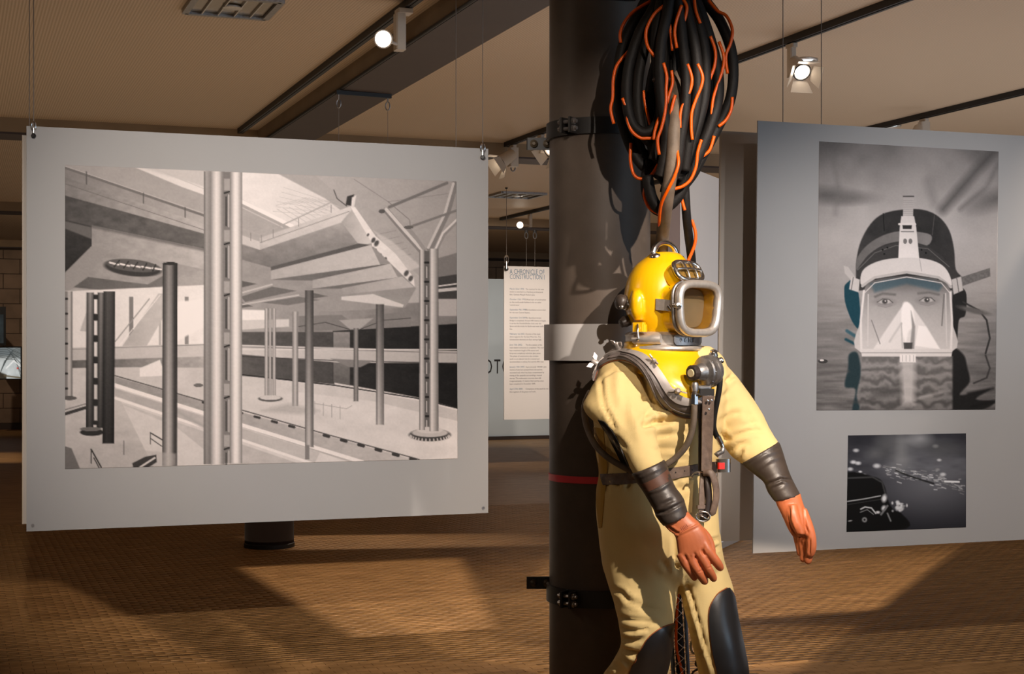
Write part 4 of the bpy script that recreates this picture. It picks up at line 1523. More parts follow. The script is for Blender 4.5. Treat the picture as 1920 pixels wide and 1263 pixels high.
rb = thing('grey_rear_board', 'unlit grey back board hanging behind the board with underwater photographs', 'exhibition board', (tlC.x + 1.1, tlC.y + 0.4, blC.z))
part('panel', rb, MT['board_back'], slab([tlC, tlC + dR * WR, blC + dR * WR, blC], -nR, 0.008))
part('edge_strip', rb, MT['lampgrey'], slab([tlC + nR * 0.001, tlC + dR * 0.006 + nR * 0.001, blC + dR * 0.006 + nR * 0.001, blC + nR * 0.001], nR, 0.002))
hanging_wire(1468, 226, y_on(cR, dR, 1468) + 0.02, 'thin wire in front of the barn-door spotlight bracket above the diver board', hook=False)
hanging_wire(1540, 230, y_on(cR, dR, 1540) + 0.02, 'thin wire right of the barn-door spotlight above the diver board', hook=False)

# text panel far away
YT = 19.4
tlT, blT = W(945, 498.5, YT), W(945, 786.5, YT)
WT = 0.86
tp = thing('text_panel', 'white hanging text panel with blue heading and grey paragraphs', 'text panel', (tlT.x + WT / 2 * DB.x, tlT.y + WT / 2 * DB.y, blT.z))
nT = Vector((DB.y, -DB.x, 0))
part('panel', tp, material('white_text_panel', (0.66, 0.62, 0.59), 0.55, 0, 0.02, 2), slab([tlT, tlT + DB * WT, blT + DB * WT, blT], -nT, 0.012))
kT = YT / FPX
org0 = tlT + nT * 0.0015


def at(px, py):
    return org0 + DB * ((px - 945) * kT / DB.x) - UP * ((py - 498.5) * kT)


text('A CHRONICLE OF', tp, MT['inkblue'], at(955.5, 513), DB, UP, 13.2 * kT, 0.66, 0.001, 'heading_line')
text('CONSTRUCTION I', tp, MT['inkblue'], at(955.5, 522.6), DB, UP, 13.2 * kT, 0.64, 0.001, 'heading_line')
paras = [
    (542.5, 'March 22nd 1993:', ['The contract for the new', 'station is awarded to a Hamburg architectural', 'firm, German-Marg & Partner-gmp.']),
    (562, 'October 13th 1995:', ['Official start of construction', 'on the north-south facilities in the so-called', "'central zone'."]),
    (581.5, 'September 9th 1998:', ['The foundation stone is laid', 'for the new Central Station.']),
    (596.5, 'September 3rd 2001:', ['The Spandauerstrasse', 'Bridge is completed. Around 400 metres in length,', 'it carries the Humboldthafen dock over the', 'Spree and the tracks for Berlin east-west traffic.', 'line.']),
    (627, 'February 1st 2002:', ['Erection of the steel', 'dome supports for the East-West line. The', 'construction elements are four storeys high.']),
    (647.5, 'June 15th 2002:', ['The first section of the', 'main station concourse is completed. This roof', 'has a maximum length of 96 metres and', 'forty-two completely individual glass panes.', 'This phase of construction also includes', 'work on an adjacent site for a tunnel and', 'accommodates a subway line and the B96 road.']),
    (689, 'January 10th 2005:', ['Approximately 100,000 cubic', 'metres of sand are pumped from site and the', 'excavated soil, which has been contaminated by', 'mining of the quayside surroundings, treated', 'startup. The underwater concrete base slab', 'is approximately 1.5 metres thick and has since', 'been completed in December 2005.']),
    (730.5, 'April 27th 2005:', ['Completion of the work for the', 'first segment of the great roof vault.']),
]
for y0, date, lines in paras:
    text(date, tp, MT['inkblue'], at(955.5, y0), DB, UP, 4.4 * kT, 0.92, 0.0008, 'date')
    for i, ln in enumerate(lines):
        x = 955.5 + (30 if i == 0 else 0)
        text(ln, tp, MT['ink'], at(x, y0 + 5.3 * i), DB, UP, 4.0 * kT, 0.9, 0.0008, 'text_line')
hanging_wire(949.5, 496, YT - 0.03, 'long steel wire holding the far text panel', s=0.9, r=0.004)

# lit screen by the stone wall, far left
YS = 27.2
sc_ = thing('wall_screen', 'lit flat screen showing a glass dome in front of the stone block wall', 'screen', W(20, 712, YS))
dS, nS = DB, nT
tlS = W(-30, 649, YS)
wS = (W(40.5, 649, YS) - W(-30, 649, YS)).x / DB.x
hS = 62.5 * YS / FPX
part('frame', sc_, MT['screenblack'], box(tlS + DB * wS / 2 - UP * hS / 2 + DA * 0.05, wS, 0.09, hS, DB, DA))
cS = tlS + DB * wS / 2 - UP * hS / 2
print_mesh('display', sc_, cS, nT, [(-27, 651.5), (38.5, 651.5), (38.5, 709.5), (-27, 709.5)], draw_dome, 1.0, 0.004, MT['screen'], (1, 1, 1))
# its pedestal and arm down to the floor, behind the boards
part('wall_arm', sc_, MT['dark_bracket'], box(cS + DA * ((AW - cS.dot(DA)) / 2 + 0.05), 0.2, AW - cS.dot(DA), 0.12, DB, DA))
YD = 27.0
sc2 = thing('tall_screen', 'dark upright screen cut by the left picture edge above the dome screen', 'screen', W(0, 648, YD))
cD = W(-12, 611, YD)
part('frame', sc2, MT['screenblack'], box(cD + DA * 0.04, 0.42, 0.08, 73 * YD / FPX, DB, DA))
part('display', sc2, material('dim_blue_screen', srgb(60, 78, 92), 0.3, 0, 0.4, 6), box(cD - DA * 0.004 - UP * 0.05, 0.34, 0.006, 0.52, DB, DA))
part('wall_arm', sc2, MT['dark_bracket'], box(cD + DA * ((AW - cD.dot(DA)) / 2 + 0.04), 0.12, AW - cD.dot(DA), 0.1, DB, DA))

# ------------------------------------------------------------------ spotlights on the tracks
def spotlight(u, a, head_px, head_y, aim, label, flaps=False, r=0.055, glow='bulb', gear=(0.045, 0.075, 0.22), trackz=CEIL - 0.052, gear_off=0.0):
    """track spotlight: adapter and gear box on the rail, arm, round head pointing along aim"""
    top = R(u, a, trackz)
    t = thing('track_spotlight', label, 'spotlight', top)
    part('adapter', t, MT['lampgrey'], box(top - UP * 0.014 + Vector((gear_off / 2, 0, 0)), 0.04 + abs(gear_off), 0.10, 0.026, DB, DA, bev=0.006))
    gb = top - UP * (0.027 + gear[2] / 2) + Vector((gear_off, 0, 0))
    part('gear_box', t, MT['lampgrey'], box(gb, gear[0], gear[1], gear[2], DB, DA, bev=0.008))
    hc = W(*head_px, head_y)
    aim = Vector(aim).normalized()
    bx, by, bz = frame_of(aim)
    part('arm', t, MT['lampgrey'], rod(gb - UP * (gear[2] / 2 - 0.03), hc - aim * 0.06, 0.010, 8), smooth=True)
    part('head', t, MT['lampgrey'], lathe(hc, aim, [(-0.16, r * 0.5), (-0.155, r * 0.75), (-0.10, r * 0.95), (-0.01, r * 1.05), (0.0, r * 1.12), (0.012, r * 1.12), (0.012, r * 0.98), (-0.004, r * 0.95)], 28), smooth=True)
    part('lens', t, MT[glow], lathe(hc, aim, [(-0.01, r * 0.9), (0.002, r * 0.88), (0.007, r * 0.6), (0.009, r * 0.05)], 28), smooth=True)
    if flaps:
        part('flap_ring', t, MT['dark_bracket'], tube([hc + aim * 0.012 + bx * (math.cos(g) * r * 1.1) + by * (math.sin(g) * r * 1.1) for g in [2 * math.pi * i / 20 for i in range(20)]], 0.005, 6, True), smooth=True)
        for k in range(4):
            o = (bx, by, -bx, -by)[k]
            w = (by, -bx, -by, bx)[k]
            b0 = hc + aim * 0.014 + o * (r * 1.12)
            out = (aim * 0.8 + o * 0.6).normalized()
            q = [b0 - w * r * 0.95, b0 + w * r * 0.95, b0 + w * r * 1.5 + out * r * 1.7, b0 - w * r * 1.5 + out * r * 1.7]
            part('barn_door', t, MT['lampgrey'], slab(q, out.cross(w).normalized(), 0.003))
    return t


y1 = 8.9
u1 = W(748, 20, y1)
spotlight(2.58, (W(764, 18, 9.0) ).dot(DA), (719, 73), 8.75, (-0.03, -1, -0.22), 'lit white track spotlight with round glaring lens pointing at the visitor', r=0.049, gear=(0.06, 0.08, 0.22), gear_off=-0.05)
p2 = ray_room(1479, 76, CEIL - 0.03)
spotlight(5.28, p2.dot(DA), (1503, 134), p2.y - 0.12, (0.12, -0.55, -0.42), 'white track spotlight with four open barn doors above the diver board', True, r=0.052, gear=(0.045, 0.06, 0.2))
p3 = ray_room(962, 268, CEIL - 0.03)
spotlight(5.28, p3.dot(DA), (941, 303), p3.y - 0.2, (-0.75, -0.25, -0.55), 'white track spotlight with lit flap right of the station board', True, r=0.062, gear=(0.09, 0.09, 0.19), glow='bulb')
p4 = ray_room(1034, 250, CEIL - 0.03)
spotlight(5.28, p4.dot(DA), (1032, 283), p4.y - 0.1, (-0.5, -0.4, -0.6), 'white spotlight half hidden behind the black column', True, r=0.06, gear=(0.05, 0.07, 0.15), glow='bulbsoft')
p5 = ray_room(985, 398, CEIL - 0.03)
spotlight(8.2, p5.dot(DA), (975, 421.5), p5.y - 0.2, (-0.05, -1, -0.2), 'small distant spotlight with round white lens above the text panel', r=0.05, gear=(0.055, 0.07, 0.17))
p6 = ray_room(1710, 217, CEIL - 0.03)
spotlight(8.1, p6.dot(DA), (1716, 262), p6.y - 0.3, (-0.3, -0.5, -0.7), 'white gear box of a spotlight just above the top of the diver board', r=0.05, gear=(0.09, 0.07, 0.2), glow='bulbsoft')


def downlight(px, py, r, label):
    c = ray_room(px, py, CEIL)
    t = thing('round_downlight', label, 'ceiling light', c - UP * 0.012)
    ringp = [c - UP * 0.006 + Vector((math.cos(g) * r, math.sin(g) * r, 0)) for g in [2 * math.pi * i / 28 for i in range(28)]]
    part('trim_ring', t, MT['steel'], tube(ringp, 0.010, 8, True), smooth=True)
    part('reflector', t, MT['steel'], lathe(c - UP * 0.003, UP, [(0, r * 0.97), (0.004, r * 0.9)], 28), smooth=True)
    part('diffuser', t, MT['bulbcool'], lathe(c - UP * 0.008, UP, [(0, r * 0.5), (0.003, r * 0.72)], 28), smooth=True)


downlight(1509, 111, 0.085, 'round recessed downlight directly above the barn-door spotlight')
downlight(1671, 234.5, 0.085, 'round recessed downlight at the far end of the right lighting track')


def square_light(px, py, size, label):
    c = ray_room(px, py, CEIL)
    t = thing('square_luminaire', label, 'ceiling light', c - UP * 0.02)
    h = size / 2
    q = []
    for sx, sy, lx, ly in ((0, -h, size, 0.04), (0, h, size, 0.04), (-h, 0, 0.04, size), (h, 0, 0.04, size)):
        q.append(box(c + DB * sx + DA * sy - UP * 0.012, lx, ly, 0.032, DB, DA))
    part('frame', t, MT['dullsteel'], *q)
    part('reflector', t, material('luminaire_reflector', (0.45, 0.38, 0.30), 0.25, 0.9, 0.05, 4), box(c - UP * 0.004, size - 0.05, size - 0.05, 0.012, DB, DA))
    for k in range(1, 5):
        part('louvre', t, MT['steel'], box(c + DB * (-h + k * size / 5) - UP * 0.014, 0.008, size - 0.05, 0.022, DB, DA))
    part('lamp', t, MT['steel'], lathe(c - UP * 0.03, UP, [(0, 0.03), (0.004, 0.06), (0.014, 0.06)], 20), smooth=True)


square_light(968, 364, 0.62, 'square recessed ceiling luminaire between the first and second cross beams')
square_light(436, 8, 0.50, 'square pale ceiling luminaire cut by the upper picture edge')

# bracket across the beam with two hooks
yb = FPX * (CEIL - BD - 0.03 - EYE) / (655 - 176)
ba, bb_ = W(630, 173, yb - 0.1), W(733, 181, yb + 0.12)
hb = thing('hook_bracket', 'dark bar under the ceiling beam with two wire hooks', 'bracket', (ba + bb_) / 2)
part('bar', hb, MT['dark_bracket'], box((ba + bb_) / 2, (bb_ - ba).length, 0.03, 0.03, (bb_ - ba).normalized(), (bb_ - ba).normalized().cross(UP) * -1))
for px, py in ((635, 182), (727, 187)):
    y = yb - 0.08 if px < 700 else yb + 0.1
    k = y / FPX
    part('eye_bolt', hb, MT['dullsteel'], rod(W(px, py - 8, y), W(px, py + 4, y), 0.006, 8), smooth=True)
    part('hook', hb, MT['dullsteel'], tube([W(px + 4 * math.cos(g), py + 12 + 8 * math.sin(g), y) for g in [2 * math.pi * i / 14 for i in range(14)]], 0.005, 6, True), smooth=True)
    part('wire', hb, MT['cable'], rod(W(px, py + 19, y), W(px, 300, y), 0.0022, 6), smooth=True)

# far hook pair hanging under the second cross beam
for px, lab in ((987, 'small hanging hook pair member left of centre below the distant beam'), (1003, 'small hanging hook nearest the column below the distant beam')):
    y = ray_room(px, 431, CEIL - BD - 0.01).y
    t = thing('wire_hook', lab, 'hook', W(px, 446, y))
    part('swivel', t, MT['dullsteel'], rod(W(px, 428, y), W(px, 436, y), 0.03, 8), smooth=True)
    part('hook', t, MT['dullsteel'], tube([W(px + 3 * math.cos(g), 441 + 6 * math.sin(g), y) for g in [2 * math.pi * i / 12 for i in range(12)]], 0.011, 6, True), smooth=True)
    part('wire', t, MT['cable'], rod(W(px, 446, y), W(px, 498, y), 0.004, 6), smooth=True)
y = ray_room(962, 302, CEIL - BD - 0.01).y
t = thing('wire_hook', 'round hook under the first cross beam beside the flap spotlight', 'hook', W(962, 320, y))
part('swivel', t, MT['dullsteel'], rod(W(962, 300, y), W(962, 310, y), 0.02, 8), smooth=True)
part('hook', t, MT['dullsteel'], tube([W(962 + 4 * math.cos(g), 315 + 6 * math.sin(g), y) for g in [2 * math.pi * i / 12 for i in range(12)]], 0.008, 6, True), smooth=True)

# ------------------------------------------------------------------ main column with clamps, sleeve and tape
YC = 5.63
xc = W(1124.5, 655, YC).x
RC = 94.5 / FPX * YC
mc = thing('main_column', 'thick black steel column right behind the yellow diving suit', 'column', (xc, YC, 0))
part('shaft', mc, MT['black_steel'], lathe((xc, YC, 0), UP, [(0.03, RC), (CEIL, RC)], 64), smooth=True)
part('base_ring', mc, MT['dark_bracket'], lathe((xc, YC, 0), UP, [(0, RC + 0.02), (0.03, RC + 0.02), (0.034, RC)], 48), smooth=True)


def band(z0, z1, r, mat, t=0.004, name='band', tilt=0.0, a0=0.0, a1=2 * math.pi, lift=0.0, parent=mc):
    n = 56
    full = abs(a1 - a0 - 2 * math.pi) < 1e-6
    rings = []
    for i in range(n if full else n + 1):
        g = a0 + (a1 - a0) * i / n
        d = Vector((math.cos(g), math.sin(g), 0))
        c = Vector((xc, YC, 0))
        dz = tilt * math.cos(g)
        rings.append([c + d * r + UP * (z0 + dz), c + d * (r + t) + UP * (z0 + dz), c + d * (r + t) + UP * (z1 + dz), c + d * r + UP * (z1 + dz)])
    if full:
        v = [p for q in rings for p in q]
        f = []
        for i in range(n):
            j = (i + 1) % n
            f += [(i * 4 + k, i * 4 + (k + 1) % 4, j * 4 + (k + 1) % 4, j * 4 + k) for k in range(4)]
        return part(name, parent, mat, (v, f), smooth=True)
    return part(name, parent, mat, loft(rings), smooth=True)


def zcol(py):
    return EYE + (CYP - py) / FPX * (YC - RC)


def clamp(py0, py1, lug_py, label):
    z1, z0 = zcol(py0), zcol(py1)
    t = band(z0, z1, RC + 0.0006, MT['dark_bracket'], 0.011, 'pipe_clamp')
    t['label'] = label
    # closing lugs with bolts at the front
    g = math.radians(270 - 34)
    d = Vector((math.cos(g), math.sin(g), 0))
    tt = Vector((-math.sin(g), math.cos(g), 0))
    c = Vector((xc, YC, (z0 + z1) / 2)) + d * (RC + 0.012)
    for s in (-1, 1):
        part('lug', t, MT['dark_bracket'], box(c + d * 0.022 + tt * (0.018 * s), 0.008, 0.05, z1 - z0 - 0.004, tt, d))
    for dz in (-0.3, 0.3):
        zc = c + d * 0.028 + UP * (dz * (z1 - z0) * 0.7)
        part('bolt', t, MT['dullsteel'], rod(zc - tt * 0.04, zc + tt * 0.04, 0.007, 8), lathe(zc + tt * 0.022, tt, [(0, 0.013), (0.009, 0.013)], 6), lathe(zc - tt * 0.031, tt, [(0, 0.013), (0.009, 0.013)], 6))
    # flat plate with two large bolts sticking out to the left behind the column
    L = Vector((xc - RC, YC + 0.06, zcol(lug_py)))
    part('plate', t, MT['dark_bracket'], box(L + Vector((-0.008, 0, 0)), 0.155, 0.012, 0.046, bev=0.004))
    for dx in (-0.058, -0.008):
        part('plate_bolt', t, MT['boltmetal'], lathe(L + Vector((dx - 0.0, -0.006, 0)), Vector((0, -1, 0)), [(0, 0.015), (0.006, 0.015), (0.010, 0.008), (0.012, 0.006)], 16), smooth=True)


MT['boltmetal'] = material('plate_bolt_metal', srgb(70, 60, 46), 0.5, 0.4, 0.2, 60)
clamp(219, 250, 252, 'upper black band clamp with bolted plate round the main column')
clamp(1108, 1140, 1112, 'lower black band clamp with bolted plate round the main column')
# white sleeve (label strip) and red tape
zs1, zs0 = zcol(607), zcol(676)
sl = thing('label_sleeve', 'wide white strip wrapped round the column at the helmet height', 'label', (xc, YC - RC, zs0))
band(zs0, zs1, RC + 0.016, MT['sign'], 0.004, 'strip', parent=sl)
band(zs0 + 0.01, zs0 + 0.03, RC - 0.002, MT['dark_bracket'], 0.02, 'inner_spacer', parent=sl)
rt = thing('red_tape_band', 'narrow red tape band round the black column at belt height', 'tape', (xc, YC - RC, zcol(907)))
band(zcol(907), zcol(894), RC - 0.001, MT['red'], 0.004, 'tape', parent=rt)

# ------------------------------------------------------------------ hanging hose bundle
YH = 5.12
zt = W(1265, -70, YH).z
hook_c = W(1262, -52, YH)
hk = thing('hose_hook', 'steel wall hook above the frame carrying the coiled hoses', 'hook', (xc + 0.05, YC - RC, hook_c.z + 0.1))
hs = Vector((xc + 0.06, YC - RC + 0.012, hook_c.z + 0.08))
part('back_plate', hk, MT['dark_bracket'], box(hs + Vector((0, -0.004, 0)), 0.12, 0.02, 0.2))
part('arm', hk, MT['dark_bracket'], tube(catmull([hs, hs + Vector((0.09, -0.16, 0.02)), hook_c + Vector((0, 0.03, -0.012)), hook_c + Vector((0.0, -0.14, -0.012)), hook_c + Vector((0, -0.17, 0.06))], 6), 0.016, 10), smooth=True)

hb_ = thing('hose_bundle', 'coiled black diving hoses with orange line hanging above the helmet', 'hose', hook_c)


def strand(pts, r, d0, mat, name, n=10, k=6, bulge=0.0, closed=False):
    P = []
    m = len(pts)
    for i, q in enumerate(pts):
        d = q[2] if len(q) > 2 else d0
        s = i / max(1, m - 1)
        P.append(W(q[0], q[1], YH + d - bulge * math.sin(math.pi * s)))
    return part(name, hb_, mat, tube(catmull(P, k, closed), r, n, closed), smooth='all')


top = (1262, -48)
black = [
    # (points, radius, depth, bulge)
    ([(1290, -45), (1325, 5), (1350, 40), (1370, 90), (1375, 140), (1368, 190), (1345, 240), (1318, 290), (1296, 330), (1270, 355), (1240, 350)], .019, .02, .03),
    ([(1280, -45), (1308, 10), (1330, 70), (1345, 130), (1346, 185), (1330, 240), (1305, 300), (1286, 340), (1268, 372), (1240, 392), (1222, 370), (1214, 330)], .020, -.02, .03),
    ([(1275, -45), (1300, 20), (1319, 80), (1323, 140), (1318, 195), (1300, 260), (1290, 300), (1270, 335)], .019, -.05, .03),
    ([(1270, -45), (1290, 30), (1303, 90), (1308, 150), (1303, 210), (1290, 270), (1283, 320)], .019, -.08, .03),
    ([(1265, -45), (1275, 30), (1281, 90), (1286, 150), (1284, 205), (1276, 260), (1270, 310), (1255, 345)], .018, -.10, .03),
    ([(1258, -45), (1252, 20), (1240, 80), (1238, 140), (1243, 200), (1250, 250), (1245, 300), (1238, 330)], .019, -.11, .03),
    ([(1250, -45), (1236, 20), (1229, 80), (1234, 140), (1240, 200), (1236, 260), (1225, 300)], .019, -.07, .02),
    ([(1262, -45), (1268, 40), (1264, 110), (1262, 180), (1266, 240), (1262, 300)], .019, -.02, .0),
    ([(1245, -45), (1222, 0), (1188, 40), (1166, 90), (1158, 150), (1162, 210), (1178, 265), (1200, 305), (1222, 318), (1240, 300), (1245, 240), (1240, 120), (1250, -30)], .018, .06, .02),
    ([(1250, -45), (1228, 10), (1200, 60), (1180, 120), (1175, 180), (1184, 228), (1205, 248), (1228, 238), (1240, 200), (1246, 80), (1256, -40)], .019, -.03, .05),
    ([(1252, -45), (1234, 20), (1212, 80), (1198, 140), (1196, 200), (1206, 250), (1224, 268), (1240, 250), (1252, 120), (1262, -40)], .018, .0, .03),
    ([(1248, -45), (1226, 30), (1206, 100), (1190, 180), (1196, 260), (1212, 300), (1232, 290), (1240, 200), (1244, 60), (1258, -40)], .018, .05, .0),
    ([(1244, -45), (1215, 20), (1192, 80), (1180, 150), (1186, 220), (1200, 280), (1226, 320), (1250, 330), (1268, 300), (1280, 200), (1276, 60), (1270, -40)], .018, .09, .0),
    ([(1268, -45), (1296, 30), (1318, 110), (1330, 180), (1318, 250), (1296, 310), (1270, 345), (1246, 340), (1232, 290), (1236, 180), (1246, 40), (1256, -45)], .018, .08, .0),
    ([(1262, -45), (1282, 60), (1296, 150), (1290, 230), (1276, 300), (1256, 330), (1238, 300), (1228, 200), (1236, 60), (1252, -45)], .018, .05, .0),
    ([(1256, -45), (1244, 60), (1222, 150), (1216, 220), (1224, 280), (1240, 300), (1254, 270), (1262, 150), (1262, -45)], .018, .02, .0),
    ([(1236, -45), (1200, 20), (1172, 90), (1163, 160), (1168, 230), (1190, 290), (1214, 305), (1232, 280), (1240, 180), (1250, -40)], .018, .13, .0),
    ([(1246, -45), (1220, 40), (1196, 120), (1188, 200), (1196, 270), (1216, 296), (1236, 270), (1246, 150), (1256, -40)], .018, .10, .0),
    ([(1216, 300), (1210, 335), (1213, 368), (1228, 392), (1244, 398)], .017, .04, .0),
    ([(1240, -45), (1208, 10), (1180, 60), (1168, 120), (1170, 190), (1184, 250), (1204, 285), (1224, 290), (1236, 260), (1240, 160), (1244, 40), (1252, -45)], .018, .11, .0),
]
for pts, r, d, bl in black:
    strand(pts, r, d, MT['hose'], 'hose_loop', bulge=bl)
# the feed hose running down to the helmet and the second one beside it
strand([(1266, 20, .06), (1268, 90, .03), (1268, 150, -.03), (1266, 195, -.10), (1263, 240, -.14), (1261, 290, -.14), (1257, 330, -.13), (1251, 370, -.1), (1246, 410, -.02), (1242, 445, .09), (1240, 490, .17), (1238, 540, .21)], .0225, 0, MT['greyhose'], 'feed_hose', 12)
strand([(1280, 300, .0), (1284, 350, .0), (1287, 400, .02), (1291, 440, .07), (1296, 480, .13), (1300, 540, .2)], .0155, 0, MT['hose'], 'second_hose', 12)
# ties round the bundle
for px_, py_, w in ((1262, -30, 34), (1240, 149, 13)):
    c = W(px_, py_, YH - (.1 if py_ > 0 else 0))
    r = w * YH / FPX
    part('tie', hb_, MT['rubber'], tube([c + Vector((math.cos(g) * r, math.sin(g) * (r if py_ < 0 else .03), 0)) for g in [2 * math.pi * i / 18 for i in range(18)]], .008, 6, True), smooth='all')
orange = [
    ([(1220, 2), (1190, 20), (1172, 40), (1163, 62), (1164, 80)], .02), ([(1246, 10), (1228, 25), (1214, 50), (1211, 70), (1216, 90), (1228, 106)], -.11),
    ([(1249, -10), (1252, 30), (1257, 55), (1261, 95)], -.10), ([(1278, 10), (1268, 40), (1265, 62), (1269, 90)], -.13),
    ([(1274, -10), (1287, 10), (1286, 28), (1280, 48)], -.12), ([(1301, -10), (1304, 18), (1313, 44)], -.09),
    ([(1328, 0), (1345, 20), (1362, 30), (1373, 55), (1370, 80), (1361, 105), (1364, 138)], -.03),
    ([(1332, 68), (1341, 95), (1340, 122), (1331, 148), (1319, 176), (1315, 210)], -.08), ([(1348, 78), (1357, 105), (1355, 130), (1345, 160), (1337, 186), (1334, 218)], -.06),
    ([(1228, 48), (1200, 75), (1175, 100), (1157, 122), (1150, 148), (1149, 182), (1145, 205), (1151, 232)], .0),
    ([(1244, 118), (1250, 142), (1249, 168), (1249, 190), (1246, 215), (1240, 240), (1233, 262), (1236, 290)], -.155), ([(1259, 132), (1261, 155), (1255, 176), (1250, 195)], -.14),
    ([(1289, 120), (1297, 145), (1295, 166), (1285, 187), (1276, 211), (1275, 240)], -.14), ([(1308, 120), (1317, 142), (1315, 161), (1305, 186), (1297, 211), (1296, 240), (1298, 262)], -.125),
    ([(1266, 178), (1260, 200), (1257, 222), (1256, 244)], -.135), ([(1167, 184), (1176, 206), (1177, 226), (1185, 246), (1200, 258), (1213, 259), (1225, 257), (1230, 240), (1235, 215)], -.09),
    ([(1373, 182), (1371, 205), (1361, 225), (1347, 237)], -.03), ([(1315, 262), (1308, 286), (1305, 312), (1295, 336), (1280, 349), (1260, 355)], -.10),
    ([(1339, 255), (1331, 280), (1320, 291), (1306, 298)], -.04), ([(1269, 280, -.15), (1272, 306, -.165), (1264, 332, -.165), (1252, 356, -.155), (1240, 382, -.12), (1236, 412, -.05), (1237, 430, .05), (1242, 450, .12), (1247, 480, .16)], 0),
    ([(1183, 268), (1182, 300), (1188, 326), (1201, 335), (1220, 329), (1234, 308)], .01), ([(1219, 330), (1209, 355), (1209, 371), (1218, 390), (1238, 402)], .0),
    ([(1275, 360), (1280, 380), (1284, 394)], -.02), ([(1297, 412), (1304, 436), (1303, 456), (1296, 476), (1288, 494)], .05), ([(1206, 170), (1212, 205), (1221, 240)], -.0), ([(1236, 220), (1228, 245), (1226, 262)], -.12),
]
for pts, d in orange:
    strand(pts, .0056, d, MT['orange'], 'orange_line', 8)

# braided umbilical between the legs, standing behind the suit
YU = 5.42
um = thing('braided_umbilical', 'hose bundle in a wire net sleeve hanging between the suit legs', 'hose', Vector((W(1272, 655, YU).x, YU, 0)))
upath = [(1262, 1010), (1266, 1080), (1271, 1150), (1274, 1210), (1277, 1270), (1281, 1360), (1284, 1452)]
part('inner_hose', um, MT['hose'], tube(catmull([W(x, y, YU) for x, y in upath], 6), .017, 10), smooth='all')
part('orange_core', um, MT['orange'], tube(catmull([W(x + 6 * math.sin(i * 1.7), y, YU - .016) for i, (x, y) in enumerate(upath)], 6), .005, 8), smooth='all')
part('grey_hose', um, MT['bluegrey'], tube(catmull([W(x + 14, y, YU + .005) for x, y in upath], 6), .0065, 8), smooth='all')
part('grey_hose', um, MT['bluegrey'], tube(catmull([W(x - 13, y + 20, YU + .01) for x, y in upath], 6), .0075, 8), smooth='all')
up = catmull([W(x, y, YU) for x, y in upath], 14)
for s in (-1, 1):
    for ph in (0, 1, 2):
        q = []
        for i, p in enumerate(up):
            g = s * i * 0.42 + ph * 2 * math.pi / 3
            q.append(p + Vector((math.cos(g) * .0215, math.sin(g) * .0215, 0)))
        part('net_wire', um, MT['steel'], tube(catmull(q, 2), .0013, 5), smooth='all')

# ------------------------------------------------------------------ the diving suit
YD0 = 5.2
EYEP = Vector((0, 0, EYE))
foot = W(1235, 655, YD0)
ds = thing('diving_suit', 'yellow diving suit with yellow helmet standing in front of the black column', 'diving suit', (foot.x, YD0, 0))


def remesh(geo, voxel, smooth_it=3, smooth_f=0.6):
    me = bpy.data.meshes.new('tmp')
    me.from_pydata([tuple(p) for p in geo[0]], [], geo[1])
    o = bpy.data.objects.new('tmp', me)
    COL.objects.link(o)
    m = o.modifiers.new('r', 'REMESH')
    m.mode = 'VOXEL'
    m.voxel_size = voxel
    s = o.modifiers.new('s', 'SMOOTH')
    s.iterations = smooth_it
    s.factor = smooth_f
    dg = bpy.context.evaluated_depsgraph_get()
    r = bpy.data.meshes.new_from_object(o.evaluated_get(dg))
    bpy.data.objects.remove(o)
    n = len(r.vertices)
    co = np.zeros(n * 3)
    r.vertices.foreach_get('co', co)
    nr = np.zeros(n * 3)
    r.vertices.foreach_get('normal', nr)
    faces = [tuple(p.vertices) for p in r.polygons]
    bpy.data.meshes.remove(r)
    return co.reshape(-1, 3), nr.reshape(-1, 3), faces


def to_px(co):
    return CXP + FPX * co[:, 0] / co[:, 1], CYP - FPX * (co[:, 2] - EYE) / co[:, 1]


def crease(co, nr, lines):
    """press folds into cloth: polyline in the photograph's frame, depth (m, negative raises), half width in pixels"""
    x, y = to_px(co)
    view = co - np.array(EYEP)[None]
    view /= np.linalg.norm(view, axis=1)[:, None]
    facing = np.clip(-(view * nr).sum(1) * 2.5, 0, 1)
    for pts, dep, w in lines:
        p = np.array(pts, float)
        best = np.full(len(x), 1e9)
        along = np.zeros(len(x))
        tot = len(p) - 1
        for i in range(tot):
            (ax, ay), (bx, by) = p[i], p[i + 1]
            dx, dy = bx - ax, by - ay
            t = np.clip(((x - ax) * dx + (y - ay) * dy) / (dx * dx + dy * dy), 0, 1)
            d = np.hypot(x - ax - t * dx, y - ay - t * dy)
            m = d < best
            best = np.where(m, d, best)
            along = np.where(m, (i + t) / tot, along)
        taper = np.clip(np.minimum(along, 1 - along) * 5 + 0.25, 0, 1)
        g = np.exp(-(best / w) ** 2) - 0.45 * np.exp(-((best - 2.0 * w) / (1.1 * w)) ** 2)
        co -= nr * (g * taper * facing * dep)[:, None]
    return co


def normals_of(co, faces):
    me = bpy.data.meshes.new('tmp')
    me.from_pydata(co.tolist(), [], faces)
    n = np.zeros(len(co) * 3)
    me.vertices.foreach_get('normal', n)
    bpy.data.meshes.remove(me)
    return n.reshape(-1, 3)


